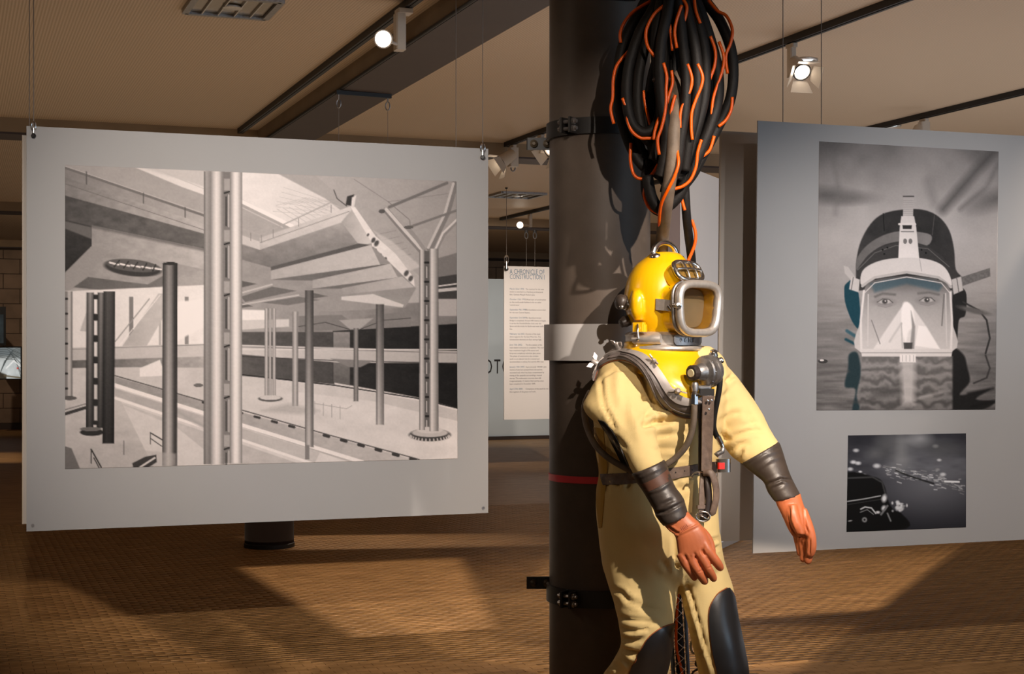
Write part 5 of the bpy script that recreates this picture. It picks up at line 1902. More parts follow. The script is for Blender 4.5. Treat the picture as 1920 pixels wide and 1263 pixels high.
torso = sil([
    (1168, 650, 1330, 648, .03, .09), (1142, 668, 1352, 664, .03, .125), (1122, 692, 1362, 684, .03, .145), (1112, 730, 1364, 715, .02, .158),
    (1110, 765, 1362, 750, .01, .166), (1113, 800, 1356, 795, .0, .168), (1117, 850, 1349, 845, 0, .162), (1124, 888, 1343, 884, 0, .156),
    (1116, 930, 1345, 925, 0, .164), (1118, 980, 1349, 975, 0, .172), (1125, 1030, 1353, 1025, 0, .17), (1133, 1068, 1358, 1055, 0, .155), (1150, 1092, 1340, 1085, 0, .12)], YD0, 36, 2.3)
legA = sil([
    (1124, 1000, 1262, 990, -.02, .13), (1131, 1050, 1270, 1045, -.03, .13), (1140, 1095, 1271, 1090, -.04, .125), (1155, 1140, 1268, 1135, -.06, .12),
    (1162, 1180, 1263, 1172, -.07, .115), (1163, 1212, 1261, 1202, -.06, .11), (1150, 1238, 1258, 1236, -.03, .105), (1131, 1263, 1250, 1272, .0, .10),
    (1108, 1310, 1228, 1330, .06, .095), (1096, 1370, 1205, 1385, .11, .09), (1092, 1420, 1190, 1428, .13, .08)], YD0, 30, 2.2)
legB = sil([
    (1262, 1010, 1352, 1000, .03, .12), (1268, 1055, 1358, 1045, .03, .12), (1271, 1085, 1369, 1076, .02, .12), (1277, 1115, 1377, 1110, .0, .115),
    (1286, 1155, 1383, 1150, -.02, .11), (1297, 1200, 1392, 1195, -.03, .108), (1306, 1240, 1401, 1234, -.03, .106), (1312, 1268, 1406, 1262, -.02, .104),
    (1322, 1330, 1408, 1325, .01, .10), (1326, 1400, 1402, 1396, .03, .09), (1328, 1440, 1398, 1438, .03, .08)], YD0, 30, 2.2)
armA = sil([
    (1140, 690, 1205, 680, .0, .085), (1113, 715, 1208, 703, -.03, .10), (1100, 742, 1212, 728, -.07, .105), (1094, 764, 1214, 752, -.11, .10), (1112, 786, 1218, 772, -.14, .092),
    (1130, 802, 1222, 786, -.17, .086), (1150, 828, 1230, 812, -.20, .078), (1170, 858, 1238, 841, -.23, .068), (1185, 886, 1245, 862, -.255, .058), (1194, 902, 1250, 876, -.265, .05)], YD0, 28, 2.1)
armB = sil([
    (1318, 730, 1345, 672, .05, .08), (1336, 752, 1366, 690, .07, .09), (1344, 778, 1392, 718, .07, .088), (1350, 808, 1418, 756, .055, .082), (1356, 832, 1437, 790, .04, .078),
    (1368, 852, 1450, 812, .02, .074), (1389, 868, 1461, 829, .0, .066), (1400, 880, 1465, 842, -.005, .055)], YD0, 28, 2.1)
co, nr, fc = remesh(join(torso, legA, legB, armA, armB), 0.0095, 4, 0.5)
folds = [
    # shoulder and sleeve nearest the visitor
    ([(1196, 690), (1206, 712), (1214, 735), (1227, 766)], .020, 4.5), ([(1204, 742), (1210, 752)], .016, 4),
    ([(1206, 796), (1226, 793), (1248, 788), (1264, 786)], .024, 5.5), ([(1213, 772), (1209, 795)], .012, 4),
    ([(1126, 706), (1128, 735), (1134, 765)], .007, 4), ([(1133, 760), (1146, 786), (1156, 806)], .008, 3.5), ([(1160, 690), (1158, 730), (1166, 770)], -.004, 7),
    ([(1180, 745), (1188, 790), (1204, 830)], -.006, 8), ([(1150, 815), (1176, 842)], .006, 4), ([(1120, 715), (1150, 694), (1180, 692), (1196, 702)], .004, 2.5),
    # chest and belly
    ([(1232, 818), (1262, 814), (1292, 810)], .007, 4), ([(1228, 842), (1258, 840), (1300, 846)], .006, 4), ([(1252, 862), (1290, 858)], .005, 3.5),
    ([(1230, 772), (1244, 794)], .008, 4), ([(1148, 890), (1160, 912)], .010, 3.5), ([(1180, 905), (1176, 915)], .010, 4), ([(1134, 900), (1140, 925)], .009, 4),
    ([(1244, 925), (1268, 918), (1300, 908)], .006, 5), ([(1236, 960), (1264, 952)], .005, 5), ([(1262, 895), (1280, 925)], .005, 5), ([(1300, 900), (1290, 940)], .004, 5),
    ([(1147, 800), (1140, 850), (1142, 884)], .006, 4),
    # hips and crotch
    ([(1264, 1000), (1266, 1040), (1272, 1076)], .012, 4), ([(1268, 1058), (1274, 1066)], .012, 6), ([(1300, 1024), (1340, 1012), (1352, 1010)], .010, 3.5), ([(1330, 1030), (1352, 1024)], .008, 3),
    ([(1276, 1078), (1288, 1110), (1302, 1160), (1322, 1225), (1334, 1263)], -.007, 3), ([(1283, 1082), (1298, 1120), (1312, 1170), (1330, 1235)], .005, 2.5),
    ([(1240, 1050), (1255, 1070)], .008, 5),
    # knee of the near leg
    ([(1160, 1156), (1186, 1162), (1232, 1168)], .008, 4), ([(1162, 1178), (1190, 1182), (1216, 1176)], .009, 4), ([(1164, 1196), (1188, 1200), (1204, 1196)], .013, 4.5), ([(1160, 1215), (1178, 1222), (1196, 1224)], .014, 4.5),
    ([(1150, 1104), (1166, 1110), (1182, 1128)], .008, 4), ([(1160, 1222), (1172, 1234), (1184, 1246)], .014, 4), ([(1140, 1242), (1160, 1250)], .010, 4), ([(1170, 1120), (1210, 1140), (1240, 1146)], .005, 5),
    # far leg, inner side
    ([(1285, 1148), (1294, 1142)], .010, 4), ([(1292, 1188), (1304, 1182)], .010, 4), ([(1306, 1225), (1318, 1220)], .010, 4),
    # far sleeve
    ([(1360, 716), (1372, 704)], .014, 4), ([(1372, 698), (1377, 706)], .012, 4), ([(1358, 830), (1380, 816), (1410, 806), (1432, 808)], .008, 4), ([(1364, 846), (1386, 832), (1404, 830)], .009, 4),
    ([(1384, 862), (1392, 842)], .010, 3.5), ([(1350, 790), (1372, 776), (1390, 772)], .006, 4.5), ([(1352, 745), (1366, 735)], .006, 4), ([(1400, 770), (1416, 800)], .005, 6), ([(1390, 800), (1420, 790)], .005, 4),
    ([(1352, 812), (1362, 822)], .016, 5),
]
co = crease(co, nr, folds)
nz1 = vnoise(co[:, 0] * 11 + co[:, 1] * 4, co[:, 2] * 9, 31, 2) - 0.5
nz2 = vnoise(co[:, 0] * 26 + co[:, 2] * 7, co[:, 1] * 24 + co[:, 2] * 17, 37, 2) - 0.5
co += nr * (nz1 * 0.008 + nz2 * 0.004)[:, None]
BODY = BVHTree.FromPolygons([Vector(p) for p in co], fc)
suit = part('suit_fabric', ds, MT['suit'], ([Vector(p) for p in co], fc), smooth='all')
suit['label'] = 'pale yellow fabric overall with sleeves and legs'


def cast(bvh, px, py, back=False):
    d = Vector(((px - CXP) / FPX, 1, (CYP - py) / FPX)).normalized()
    if back:
        o = EYEP + d * 9
        h = bvh.ray_cast(o, -d)
    else:
        h = bvh.ray_cast(EYEP, d)
    if h[0] is None:
        q = EYEP + d * (YD0 * d.length / d.y)
        h = bvh.find_nearest(q)
    return h[0], h[1]


def ccurve(pts, k=6):
    return [(p.x, p.y) for p in catmull([Vector((x, y, 0)) for x, y in pts], k)]


def resample(pts, n):
    p = np.array(pts, float)
    s = np.concatenate([[0], np.cumsum(np.hypot(*np.diff(p, axis=0).T))])
    t = np.linspace(0, s[-1], n)
    return np.stack([np.interp(t, s, p[:, 0]), np.interp(t, s, p[:, 1])], 1)


def strip_on(name, parent, mat, bvh, ca, cb, off=0.005, n=40, m=5, skirt=0.008, back=False, round_=0.0, smooth=True):
    """strip of material laid on a body between two outline curves"""
    A, B = resample(ccurve(ca), n), resample(ccurve(cb), n)
    top, base = [], []
    for i in range(n):
        for j in range(m):
            t = j / (m - 1)
            x, y = A[i] * (1 - t) + B[i] * t
            loc, nrm = cast(bvh, x, y, back)
            o = off + round_ * math.sin(math.pi * t)
            top.append(loc + nrm * o)
            base.append(loc - nrm * skirt)
    # soften the small cloth noise so that the strip lies straight
    T = np.array(top).reshape(n, m, 3)
    for _ in range(2):
        T[1:-1] = (T[:-2] + 2 * T[1:-1] + T[2:]) / 4
    top = [Vector(p) for p in T.reshape(-1, 3)]
    f = []
    for i in range(n - 1):
        for j in range(m - 1):
            a = i * m + j
            f.append((a, a + 1, a + m + 1, a + m))
    rim = [i * m for i in range(n)] + [(n - 1) * m + j for j in range(1, m)] + [i * m + m - 1 for i in range(n - 2, -1, -1)] + [j for j in range(m - 2, 0, -1)]
    v = list(top)
    s0 = len(v)
    v += [base[r] for r in rim]
    L = len(rim)
    for k in range(L):
        f.append((rim[k], rim[(k + 1) % L], s0 + (k + 1) % L, s0 + k))
    return part(name, parent, mat, (v, f), smooth=smooth)


# --- knee patches (rubber), with a thin orange glue line round each
def patch(name, ca, cb, label=None):
    o = strip_on(name, ds, MT['patch'], BODY, ca, cb, 0.006, 34, 9, 0.01, round_=0.004)
    edge = ccurve(list(ca)) + ccurve(list(cb))[::-1]
    q = []
    for x, y in resample(edge + edge[:1], 90):
        loc, nrm = cast(BODY, x, y)
        q.append(loc + nrm * 0.003)
    part('glue_line', o, MT['orangeseam'], tube(q, 0.0022, 5, True), smooth='all')
    return o


patch('knee_patch', [(1262, 1168), (1240, 1176), (1218, 1192), (1204, 1212), (1194, 1232), (1180, 1262), (1168, 1300)],
      [(1262, 1170), (1261, 1182), (1260, 1200), (1258, 1220), (1254, 1240), (1247, 1266), (1230, 1305)])
patch('knee_patch', [(1362, 1102), (1346, 1112), (1334, 1130), (1329, 1150), (1331, 1185), (1337, 1225), (1346, 1264), (1356, 1310)],
      [(1366, 1103), (1374, 1112), (1378, 1130), (1381, 1152), (1389, 1190), (1397, 1230), (1402, 1262), (1402, 1310)])
# side stripe under the sleeve and the side panel, its colour darkened for shade
strip_on('shaded_side_panel', ds, MT['sidepanel_shaded'], BODY, [(1114, 800), (1118, 850), (1120, 890), (1119, 940), (1124, 990)], [(1132, 804), (1136, 850), (1139, 880), (1134, 930), (1129, 988)], 0.003, 30, 4)
strip_on('side_stripe', ds, MT['patch'], BODY, [(1122, 786), (1140, 816), (1160, 856), (1176, 886)], [(1134, 790), (1152, 812), (1170, 850), (1186, 886)], 0.005, 24, 4)

part('leg_ring', ds, MT['dullsteel'], tube([W(1302 + 7 * math.cos(g), 1211 + 14 * math.sin(g), YD0 + .05) for g in [2 * math.pi * i / 18 for i in range(18)]], .004, 8, True), smooth='all')
part('leg_lace', ds, MT['darkleather'], tube(catmull([W(x, y, YD0 + .06) for x, y in ((1312, 1228), (1304, 1244), (1310, 1252), (1298, 1262), (1306, 1280))], 5), .004, 6), smooth='all')

# --- boots (below the frame)
for xa, ya, dx in ((1140, 1425, .13), (1362, 1436, .03)):
    c = W(xa, ya, YD0 + dx)
    c.z = 0
    F2 = Vector((.669, -.743, 0))
    L2 = Vector((.743, .669, 0))
    rings = []
    for z, f0, f1, w in ((0.0, -.10, .19, .058), (0.03, -.105, .195, .062), (0.07, -.10, .18, .06), (0.11, -.095, .10, .056), (0.17, -.085, .065, .052), (0.24, -.08, .06, .055), (0.30, -.08, .06, .058)):
        ring = []
        for k in range(20):
            g = 2 * math.pi * k / 20
            ring.append(c + F2 * ((f0 + f1) / 2 + (f1 - f0) / 2 * math.cos(g)) + L2 * (w * math.sin(g)) + UP * z)
        rings.append(ring)
    part('boot', ds, MT['rubber'], loft(rings), smooth=True)

# --- cuffs
cuffA = sil([
    (1183, 888, 1246, 861, -.262, .060), (1186, 893, 1249, 866, -.264, .062), (1194, 905, 1254, 880, -.27, .058), (1204, 919, 1260, 897, -.28, .052), (1213, 934, 1267, 913, -.29, .047),
    (1220, 946, 1277, 926, -.296, .046), (1226, 957, 1283, 936, -.30, .046), (1228, 963, 1285, 944, -.302, .044), (1229, 967, 1287, 950, -.305, .043), (1238, 979, 1290, 961, -.31, .042), (1244, 986, 1292, 964, -.312, .040)], YD0, 28, 2.0, 3)
co_, nr_, f_ = remesh(cuffA, 0.005, 2, 0.4)
co_ = crease(co_, nr_, [([(1212, 924), (1236, 918), (1260, 902)], -.003, 2.5), ([(1226, 962), (1250, 958), (1284, 940)], .006, 2.5), ([(1240, 946), (1262, 936)], .004, 3), ([(1194, 898), (1220, 886), (1246, 874)], -.002, 2)])
cA = part('cuff', ds, MT['rubber'], ([Vector(p) for p in co_], f_), smooth='all')
CUFFA = BVHTree.FromPolygons([Vector(p) for p in co_], f_)
strip_on('brown_band', cA, material('brown_band_rubber', srgb(92, 60, 46), 0.5, 0, 0.15, 20), CUFFA, [(1190, 906), (1206, 906), (1230, 895), (1251, 880)], [(1206, 924), (1220, 920), (1244, 908), (1261, 897)], .0012, 24, 4, .004)
cuffB = sil([
    (1388, 868, 1460, 827, -.005, .064), (1391, 871, 1463, 832, -.007, .066), (1404, 882, 1468, 846, -.015, .06), (1418, 892, 1474, 866, -.025, .055), (1430, 902, 1480, 884, -.035, .05),
    (1434, 908, 1485, 896, -.04, .047), (1436, 915, 1488, 902, -.042, .046), (1441, 925, 1493, 912, -.046, .045), (1452, 940, 1501, 927, -.052, .043)], YD0, 28, 2.0, 3)
co_, nr_, f_ = remesh(cuffB, 0.005, 2, 0.4)
co_ = crease(co_, nr_, [([(1436, 908), (1455, 902), (1464, 898), (1484, 900)], .006, 2.5), ([(1420, 880), (1446, 862), (1466, 856)], -.002, 3), ([(1395, 876), (1430, 850), (1464, 838)], .002, 2), ([(1450, 915), (1470, 905)], .003, 3)])
cB = part('cuff', ds, MT['rubber'], ([Vector(p) for p in co_], f_), smooth='all')


# --- gloves: palm and five fingers grown into one skin
def chain(pts, y0, n=14):
    """finger: (px, py, depth, radius px)"""
    path = [W(x, y, y0 + d) for x, y, d, r in pts]
    rad = [r / FPX * (y0 + pts[i][2]) for i, (x, y, d, r) in enumerate(pts)]
    P = catmull([Vector((*p, )) for p in path], 4)
    rr = np.interp(np.linspace(0, len(rad) - 1, len(P)), range(len(rad)), rad)
    # round tip
    e = P[-1] - P[-2]
    e = e.normalized() * rr[-1]
    P += [P[-1] + e * 0.5, P[-1] + e * 0.85, P[-1] + e * 1.0]
    rr = list(rr) + [rr[-1] * 0.86, rr[-1] * 0.52, rr[-1] * 0.12]
    return tube(P, rr, n)


yg = YD0 - 0.31
palmA = sil([
    (1243, 982, 1290, 958, 0, .030), (1252, 992, 1298, 968, -.005, .028), (1264, 1002, 1312, 980, -.012, .027), (1268, 1014, 1322, 994, -.018, .026),
    (1270, 1030, 1328, 1006, -.022, .025), (1273, 1044, 1331, 1018, -.025, .023), (1282, 1052, 1330, 1030, -.027, .019)], yg, 24, 2.3, 3)
fA = [
    chain([(1277, 1038, -.026, 9.60), (1283, 1054, -.030, 7.92), (1292, 1068, -.024, 7.44), (1299, 1078, -.010, 6.72), (1302, 1083, -.004, 6.00)], yg),
    chain([(1292, 1034, -.026, 9.60), (1300, 1056, -.034, 8.88), (1311, 1074, -.028, 8.64), (1319, 1086, -.012, 7.92), (1321, 1089, -.006, 7.44)], yg),
    chain([(1306, 1028, -.026, 9.60), (1318, 1048, -.036, 8.88), (1329, 1068, -.030, 8.40), (1336, 1080, -.016, 7.68), (1338, 1084, -.010, 6.96)], yg),
    chain([(1317, 1014, -.024, 10.20), (1329, 1034, -.034, 9.84), (1341, 1050, -.030, 9.12), (1348, 1060, -.018, 8.40), (1350, 1063, -.014, 7.68)], yg),
    chain([(1300, 986, .004, 10.80), (1318, 1000, .014, 10.08), (1329, 1014, .018, 8.88), (1334, 1030, .014, 7.92), (1336, 1040, .012, 6.72)], yg),
]
co_, nr_, f_ = remesh(join(palmA, *fA), 0.0026, 3, 0.5)
co_ = crease(co_, nr_, [([(1262, 1006), (1284, 996), (1312, 982)], -.0022, 2.0), ([(1258, 990), (1268, 998), (1274, 1000)], .004, 2.2), ([(1250, 984), (1262, 994)], .003, 2),
                        ([(1288, 1050), (1284, 1040)], .004, 2.5), ([(1305, 1046), (1302, 1036)], .004, 2.5), ([(1320, 1040), (1316, 1030)], .004, 2.5), ([(1283, 1042), (1276, 1030)], .0, 2),
                        ([(1309, 1072), (1318, 1068)], .0012, 1.2), ([(1326, 1066), (1334, 1062)], .0012, 1.2)])
gA = part('glove', ds, MT['glove'], ([Vector(p) for p in co_], f_), smooth='all')
gA['label'] = 'orange rubber glove with stamped wrist, back of the hand showing'
GA = BVHTree.FromPolygons([Vector(p) for p in co_], f_)
# stamped marks on the wrist
for k in range(5):
    a, b = (1276 + k * 2.6, 988 - k * 1.5), (1279.5 + k * 2.6, 994 - k * 1.5)
    q = [cast(GA, *a), cast(GA, *b)]
    part('wrist_stamp', gA, MT['stain'], tube([l + n_ * 0.0006 for l, n_ in q], .0007, 5))
q = [cast(GA, 1277 + i * 3.2, 998 - i * 2.0) for i in range(5)]
part('wrist_stamp', gA, MT['stain'], tube([l + n_ * 0.0006 for l, n_ in q], .0006, 5))

yg = YD0 - 0.055
palmB = sil([
    (1453, 938, 1501, 925, 0, .032), (1458, 950, 1505, 940, 0, .034), (1466, 966, 1511, 956, -.002, .035), (1473, 982, 1518, 970, -.004, .034),
    (1480, 996, 1520, 984, -.004, .030), (1487, 1006, 1518, 996, -.004, .022)], yg, 24, 2.3, 3)
fB = [
    chain([(1505, 955, -.004, 8), (1514, 982, -.016, 9.6), (1520, 1004, -.022, 9.8), (1522, 1024, -.021, 9.2), (1520, 1036, -.018, 8.2)], yg),
    chain([(1508, 985, .0, 9.5), (1514, 1015, -.002, 9), (1517, 1036, -.004, 8.6), (1515, 1050, -.004, 7.6)], yg),
    chain([(1499, 985, .012, 9), (1504, 1014, .014, 8.6), (1507, 1036, .012, 8), (1506, 1047, .010, 7)], yg),
    chain([(1490, 980, .02, 9), (1495, 1006, .026, 8), (1499, 1026, .026, 7.2), (1500, 1036, .024, 6.4)], yg),
    chain([(1485, 948, -.024, 9.5), (1488, 964, -.036, 10.5), (1493, 982, -.044, 10.5), (1499, 994, -.044, 9.4), (1500, 998, -.042, 8)], yg),
]
co_, nr_, f_ = remesh(join(palmB, *fB), 0.0026, 3, 0.5)
co_ = crease(co_, nr_, [([(1480, 950), (1481, 975), (1490, 998)], .004, 2), ([(1506, 950), (1510, 985), (1516, 1000)], .003, 2), ([(1468, 936), (1482, 930)], .002, 2), ([(1498, 1005), (1512, 1008)], .006, 3), ([(1519, 1010), (1518, 1040)], .004, 1.6), ([(1509, 1012), (1510, 1045)], .004, 1.6)])
gB = part('glove', ds, MT['glove'], ([Vector(p) for p in co_], f_), smooth='all')
gB['label'] = 'orange rubber glove hanging with thumb across the palm'

# --- breastplate, rubber seal, clamp rim
HF = Vector((math.sin(math.radians(42)), -math.cos(math.radians(42)), 0))
HL = Vector((math.cos(math.radians(42)), math.sin(math.radians(42)), 0))
plate_geo = sil([
    (1170, 640, 1314, 636, .0, .126), (1169, 650, 1315, 650, .0, .128), (1164, 664, 1318, 662, .0, .142), (1150, 680, 1330, 676, .0, .165), (1146, 700, 1340, 694, .0, .184),
    (1176, 725, 1346, 712, -.01, .19), (1214, 748, 1344, 738, -.02, .185), (1246, 764, 1338, 758, -.04, .155), (1268, 772, 1325, 770, -.06, .11)], YD0, 40, 2.0, 5)
co_, nr_, f_ = remesh(plate_geo, 0.006, 6, 0.5)
# the plate dives under the suit outside the clamp rim
_m = np.array([(1100, 712), (1110, 700), (1122, 686), (1140, 672), (1160, 664), (1178, 665), (1200, 675), (1218, 692), (1234, 712), (1248, 732), (1262, 747), (1278, 755), (1294, 758), (1314, 755), (1332, 744), (1350, 730)], float)
_x, _y = to_px(co_)
_v = co_ - np.array(EYEP)[None]
_fr = ((_v * nr_).sum(1) < 0)
_flat = co_.copy()
co_ = co_ - nr_ * (np.clip((_y - np.interp(_x, _m[:, 0], _m[:, 1])) / 7, 0, 1) * _fr * 0.045)[:, None]
bp_ = part('breastplate', ds, MT['shell'], ([Vector(p) for p in co_], f_), smooth='all')
bp_['label'] = 'glossy yellow collar plate below the neck ring'
allv = [Vector(p) for p in co] + [Vector(p) for p in _flat]
nn = len(co)
UNION = BVHTree.FromPolygons(allv, list(fc) + [tuple(i + nn for i in q) for q in f_])
outer = [(1108, 712), (1118, 698), (1134, 684), (1152, 677), (1174, 677), (1192, 686), (1206, 700), (1220, 722), (1232, 745), (1248, 764), (1270, 779), (1292, 784), (1314, 782), (1334, 770)]
mid = [(1110, 700), (1122, 686), (1140, 672), (1160, 664), (1178, 665), (1200, 675), (1218, 692), (1234, 712), (1248, 732), (1262, 747), (1278, 755), (1294, 758), (1314, 755), (1332, 744)]
inner = [(1116, 690), (1128, 676), (1146, 663), (1164, 656), (1182, 657), (1206, 666), (1226, 682), (1242, 702), (1256, 722), (1270, 737), (1284, 745), (1296, 748), (1312, 744), (1326, 733)]
seal = strip_on('neck_seal', ds, MT['seal'], UNION, outer, mid, 0.010, 80, 7, 0.012, round_=0.006)
for t in (0.25, 0.6):
    q = []
    A_, B_ = resample(ccurve(outer), 70), resample(ccurve(mid), 70)
    for i in range(12, 70):
        x, y = A_[i] * (1 - t) + B_[i] * t
        loc, nrm = cast(UNION, x, y)
        q.append(loc + nrm * 0.0155)
    part('seal_rib', seal, MT['seal'], tube(q, 0.0022, 6), smooth='all')
q = []
for x, y in resample(ccurve(outer), 70):
    loc, nrm = cast(UNION, x, y)
    q.append(loc + nrm * 0.004)
part('glue_line', seal, MT['orangeseam'], tube(q, 0.0018, 6), smooth='all')
rim = strip_on('clamp_rim', ds, MT['rimmetal'], UNION, mid, inner, 0.017, 80, 4, 0.012)
rim['label'] = 'brushed metal clamp rim round the collar'
# rear half of seal and rim
strip_on('neck_seal', ds, MT['seal'], UNION, [(1114, 712), (1150, 730), (1230, 742), (1310, 730), (1350, 705)], [(1118, 695), (1152, 712), (1230, 722), (1310, 710), (1346, 690)], 0.010, 40, 5, 0.012, back=True)
strip_on('clamp_rim', ds, MT['rimmetal'], UNION, [(1120, 694), (1154, 711), (1230, 721), (1308, 709), (1344, 689)], [(1124, 682), (1156, 698), (1230, 708), (1306, 696), (1340, 680)], 0.015, 40, 4, 0.012, back=True)


# wing nuts on the rim
def wing_nut(px, py, ang, s=1.0):
    loc, nrm = cast(UNION, px, py)
    x, y, d = frame_of(nrm)
    c = loc + nrm * 0.017
    t = x * math.cos(ang) + y * math.sin(ang)
    g = [lathe(c, nrm, [(0, .009 * s), (.014 * s, .007 * s), (.018 * s, .004 * s)], 12)]
    for sg in (-1, 1):
        pts = [c + nrm * (.006 * s) + t * (sg * .004 * s), c + nrm * (.010 * s) + t * (sg * .020 * s), c + nrm * (.022 * s) + t * (sg * .024 * s), c + nrm * (.020 * s) + t * (sg * .010 * s)]
        g.append(slab([p - nrm.cross(t) * .002 for p in pts], nrm.cross(t), .004))
    part('wing_nut', ds, MT['rimmetal'], *g, smooth=True)


wing_nut(1227, 683, 0.9)
wing_nut(1270, 733, 0.3, 1.25)
wing_nut(1164, 660, 0.2, 1.3)
wing_nut(1121, 682, 1.3, 1.25)
# --- neck ring and helmet
NC = W(1242, 648, YD0)
nring = []
for z, r in ((-.014, .139), (-.008, .142), (.000, .139), (.006, .131), (.034, .131), (.040, .134), (.046, .130), (.050, .12)):
    nring.append([NC + Vector((math.cos(g) * r * .98, math.sin(g) * r * .98, z - .002)) for g in [2 * math.pi * i / 56 for i in range(56)]])
nr_o = part('neck_ring', ds, MT['steel'], loft(nring), smooth=True)
# cast plate with raised characters on the front of the ring
def ringpt(px, z, dr=0.0):
    dx = (px - 1242) / FPX * YD0
    r = .129 + dr
    dy = -math.sqrt(max(1e-6, r * r - dx * dx))
    return NC + Vector((dx, dy, z))
q0_, q1_ = [], []
for i in range(14):
    px_ = 1256 + (1313 - 1256) * i / 13
    q0_.append(ringpt(px_, .002 + (0.010 if i in (0, 13) else 0), .010))
    q1_.append(ringpt(px_, .038 - (0.008 if i in (0, 13) else 0), .010))
v_, f_2 = [], []
for a_, b_ in zip(q0_, q1_):
    v_ += [a_, b_, b_ + Vector((0, .012, 0)), a_ + Vector((0, .012, 0))]
for i in range(13):
    f_2 += [(i * 4 + k, i * 4 + (k + 1) % 4, i * 4 + 4 + (k + 1) % 4, i * 4 + 4 + k) for k in range(4)]
f_2 += [(0, 1, 2, 3)[::-1], (52, 53, 54, 55)]
cp = part('cast_plate', nr_o, MT['dullsteel'], (v_, f_2), smooth=True)
for i, ch in enumerate('06NK'):
    px_ = 1267 + i * 8.2
    p_ = ringpt(px_, .012, .0112)
    t_ = (ringpt(px_ + 4, .012, .0112) - p_).normalized()
    text(ch, nr_o, MT['dullsteel'], p_, t_, UP, .022, .9, .003, 'raised_character')
# clamp plate on the left part of the ring
pl = []
for i in range(10):
    px_ = 1186 + (1232 - 1186) * i / 9
    pl.append(ringpt(px_, .022, .008))
part('ring_plate', nr_o, MT['steel'], tube(pl, .016, 8, flat=(Vector((.25, -.97, 0)), .35)), smooth=True)

helm = sil([
    (1228, 473, 1268, 473, .0, .045), (1218, 477, 1277, 477, .0, .062), (1210, 483, 1284, 484, .0, .078), (1192, 497, 1298, 498, .0, .106), (1180, 515, 1308, 516, .0, .124),
    (1173, 535, 1314, 536, .0, .134), (1170, 555, 1318, 556, .0, .138), (1171, 575, 1320, 576, .0, .137), (1177, 594, 1320, 595, .0, .133), (1184, 610, 1316, 612, .0, .126),
    (1190, 622, 1312, 622, .0, .120), (1196, 634, 1306, 634, .0, .110)], YD0, 48, 2.1, 5)
FCN = W(1306, 578, YD0 - 0.128)
FN = (HF + Vector((0, 0, -.03))).normalized()
FU = (UP - FN * UP.dot(FN)).normalized()
FR = FU.cross(FN) * -1
if FR.dot(HL) < 0:
    FR = -FR


def port_ring(off, sc, ex=3.6):
    # slightly narrower towards the chin
    return rrect(FCN + FN * off, FR, FU, .097 * sc, .082 * sc, ex, 56, 0.08)


housing = loft([port_ring(-.13, .86), port_ring(-.07, .97), port_ring(-.02, 1.03), port_ring(.004, 1.04)])
chin = sil([(1192, 596, 1226, 596, .0, .05), (1186, 612, 1236, 612, .0, .06), (1190, 630, 1240, 632, .0, .06)], YD0 - .06, 20, 2.0, 3)
# side blister on the shell
blister = sil([(1186, 545, 1206, 545, -.085, .03), (1181, 560, 1212, 560, -.085, .045), (1181, 585, 1212, 585, -.085, .045), (1188, 600, 1206, 600, -.085, .03)], YD0, 20, 2.4, 4)
cavity = loft([port_ring(-.10, .70), port_ring(-.05, .80), port_ring(.012, .86)])
hc_, hn_, hf_ = remesh(join(helm, housing, blister), 0.0042, 6, 0.5)
# hollow the face port: press the shell in behind the pane
rel = hc_ - np.array(FCN)[None]
u_ = rel @ np.array(FR)
w_ = rel @ np.array(FU)
dn = rel @ np.array(FN)
k_ = (np.abs(u_) / (.097 * .86 * (1 + .08 * w_ / .082))) ** 3.6 + (np.abs(w_) / (.082 * .86)) ** 3.6
ins = (k_ < 1.0) & (dn > -.10)
hc_ = np.where(ins[:, None], hc_ - np.array(FN)[None] * np.clip((1.0 - k_) * 6, 0, 1)[:, None] * .085, hc_)
helmet = part('helmet', ds, MT['shell'], ([Vector(p) for p in hc_], hf_), smooth='all')
helmet['label'] = 'glossy yellow diving helmet shell with large face port'
HELM = BVHTree.FromPolygons([Vector(p) for p in hc_], hf_)
part('inner_padding', helmet, MT['porttan'], slab(rrect(FCN - FN * .040, FR, FU, .079, .066, 3.6, 40, .08), FN, .003))
part('port_lining', helmet, MT['shell'], loft([port_ring(-.040, .83), port_ring(-.02, .86), port_ring(.006, .885)], cap=False), smooth=True)
# metal frame of the face port: rounded section swept round
sec = [(-.012, .012), (-.002, .015), (.008, .013), (.013, .004), (.012, -.006), (.004, -.013), (-.012, -.013)]
loops = []
N_ = 56
base_ = port_ring(.0, 1.0)
for i in range(N_):
    p_ = base_[i]
    t_ = (base_[(i + 1) % N_] - base_[i - 1]).normalized()
    o_ = t_.cross(FN)
    if o_.dot(p_ - FCN) < 0:
        o_ = -o_
    loops.append([p_ + FN * (a_ + .012) + o_ * b_ for a_, b_ in sec])
ns = len(sec)
v_ = [p for r_ in loops for p in r_]
f_2 = []
for i in range(N_):
    j = (i + 1) % N_
    f_2 += [(i * ns + k, i * ns + (k + 1) % ns, j * ns + (k + 1) % ns, j * ns + k) for k in range(ns)]
part('face_port_frame', helmet, MT['steel'], (v_, f_2), smooth='all')
part('face_port_glass', helmet, MT['glass'], slab(rrect(FCN + FN * .008, FR, FU, .086, .071, 3.6, 48, .08), FN, .004))
# second flange behind the frame
part('port_flange', helmet, MT['dullsteel'], tube(port_ring(-.012, 1.10), .006, 8, True), smooth='all')


def hpt(px, py, off=0.0):
    loc, nrm = cast(HELM, px, py)
    return loc + nrm * off, nrm


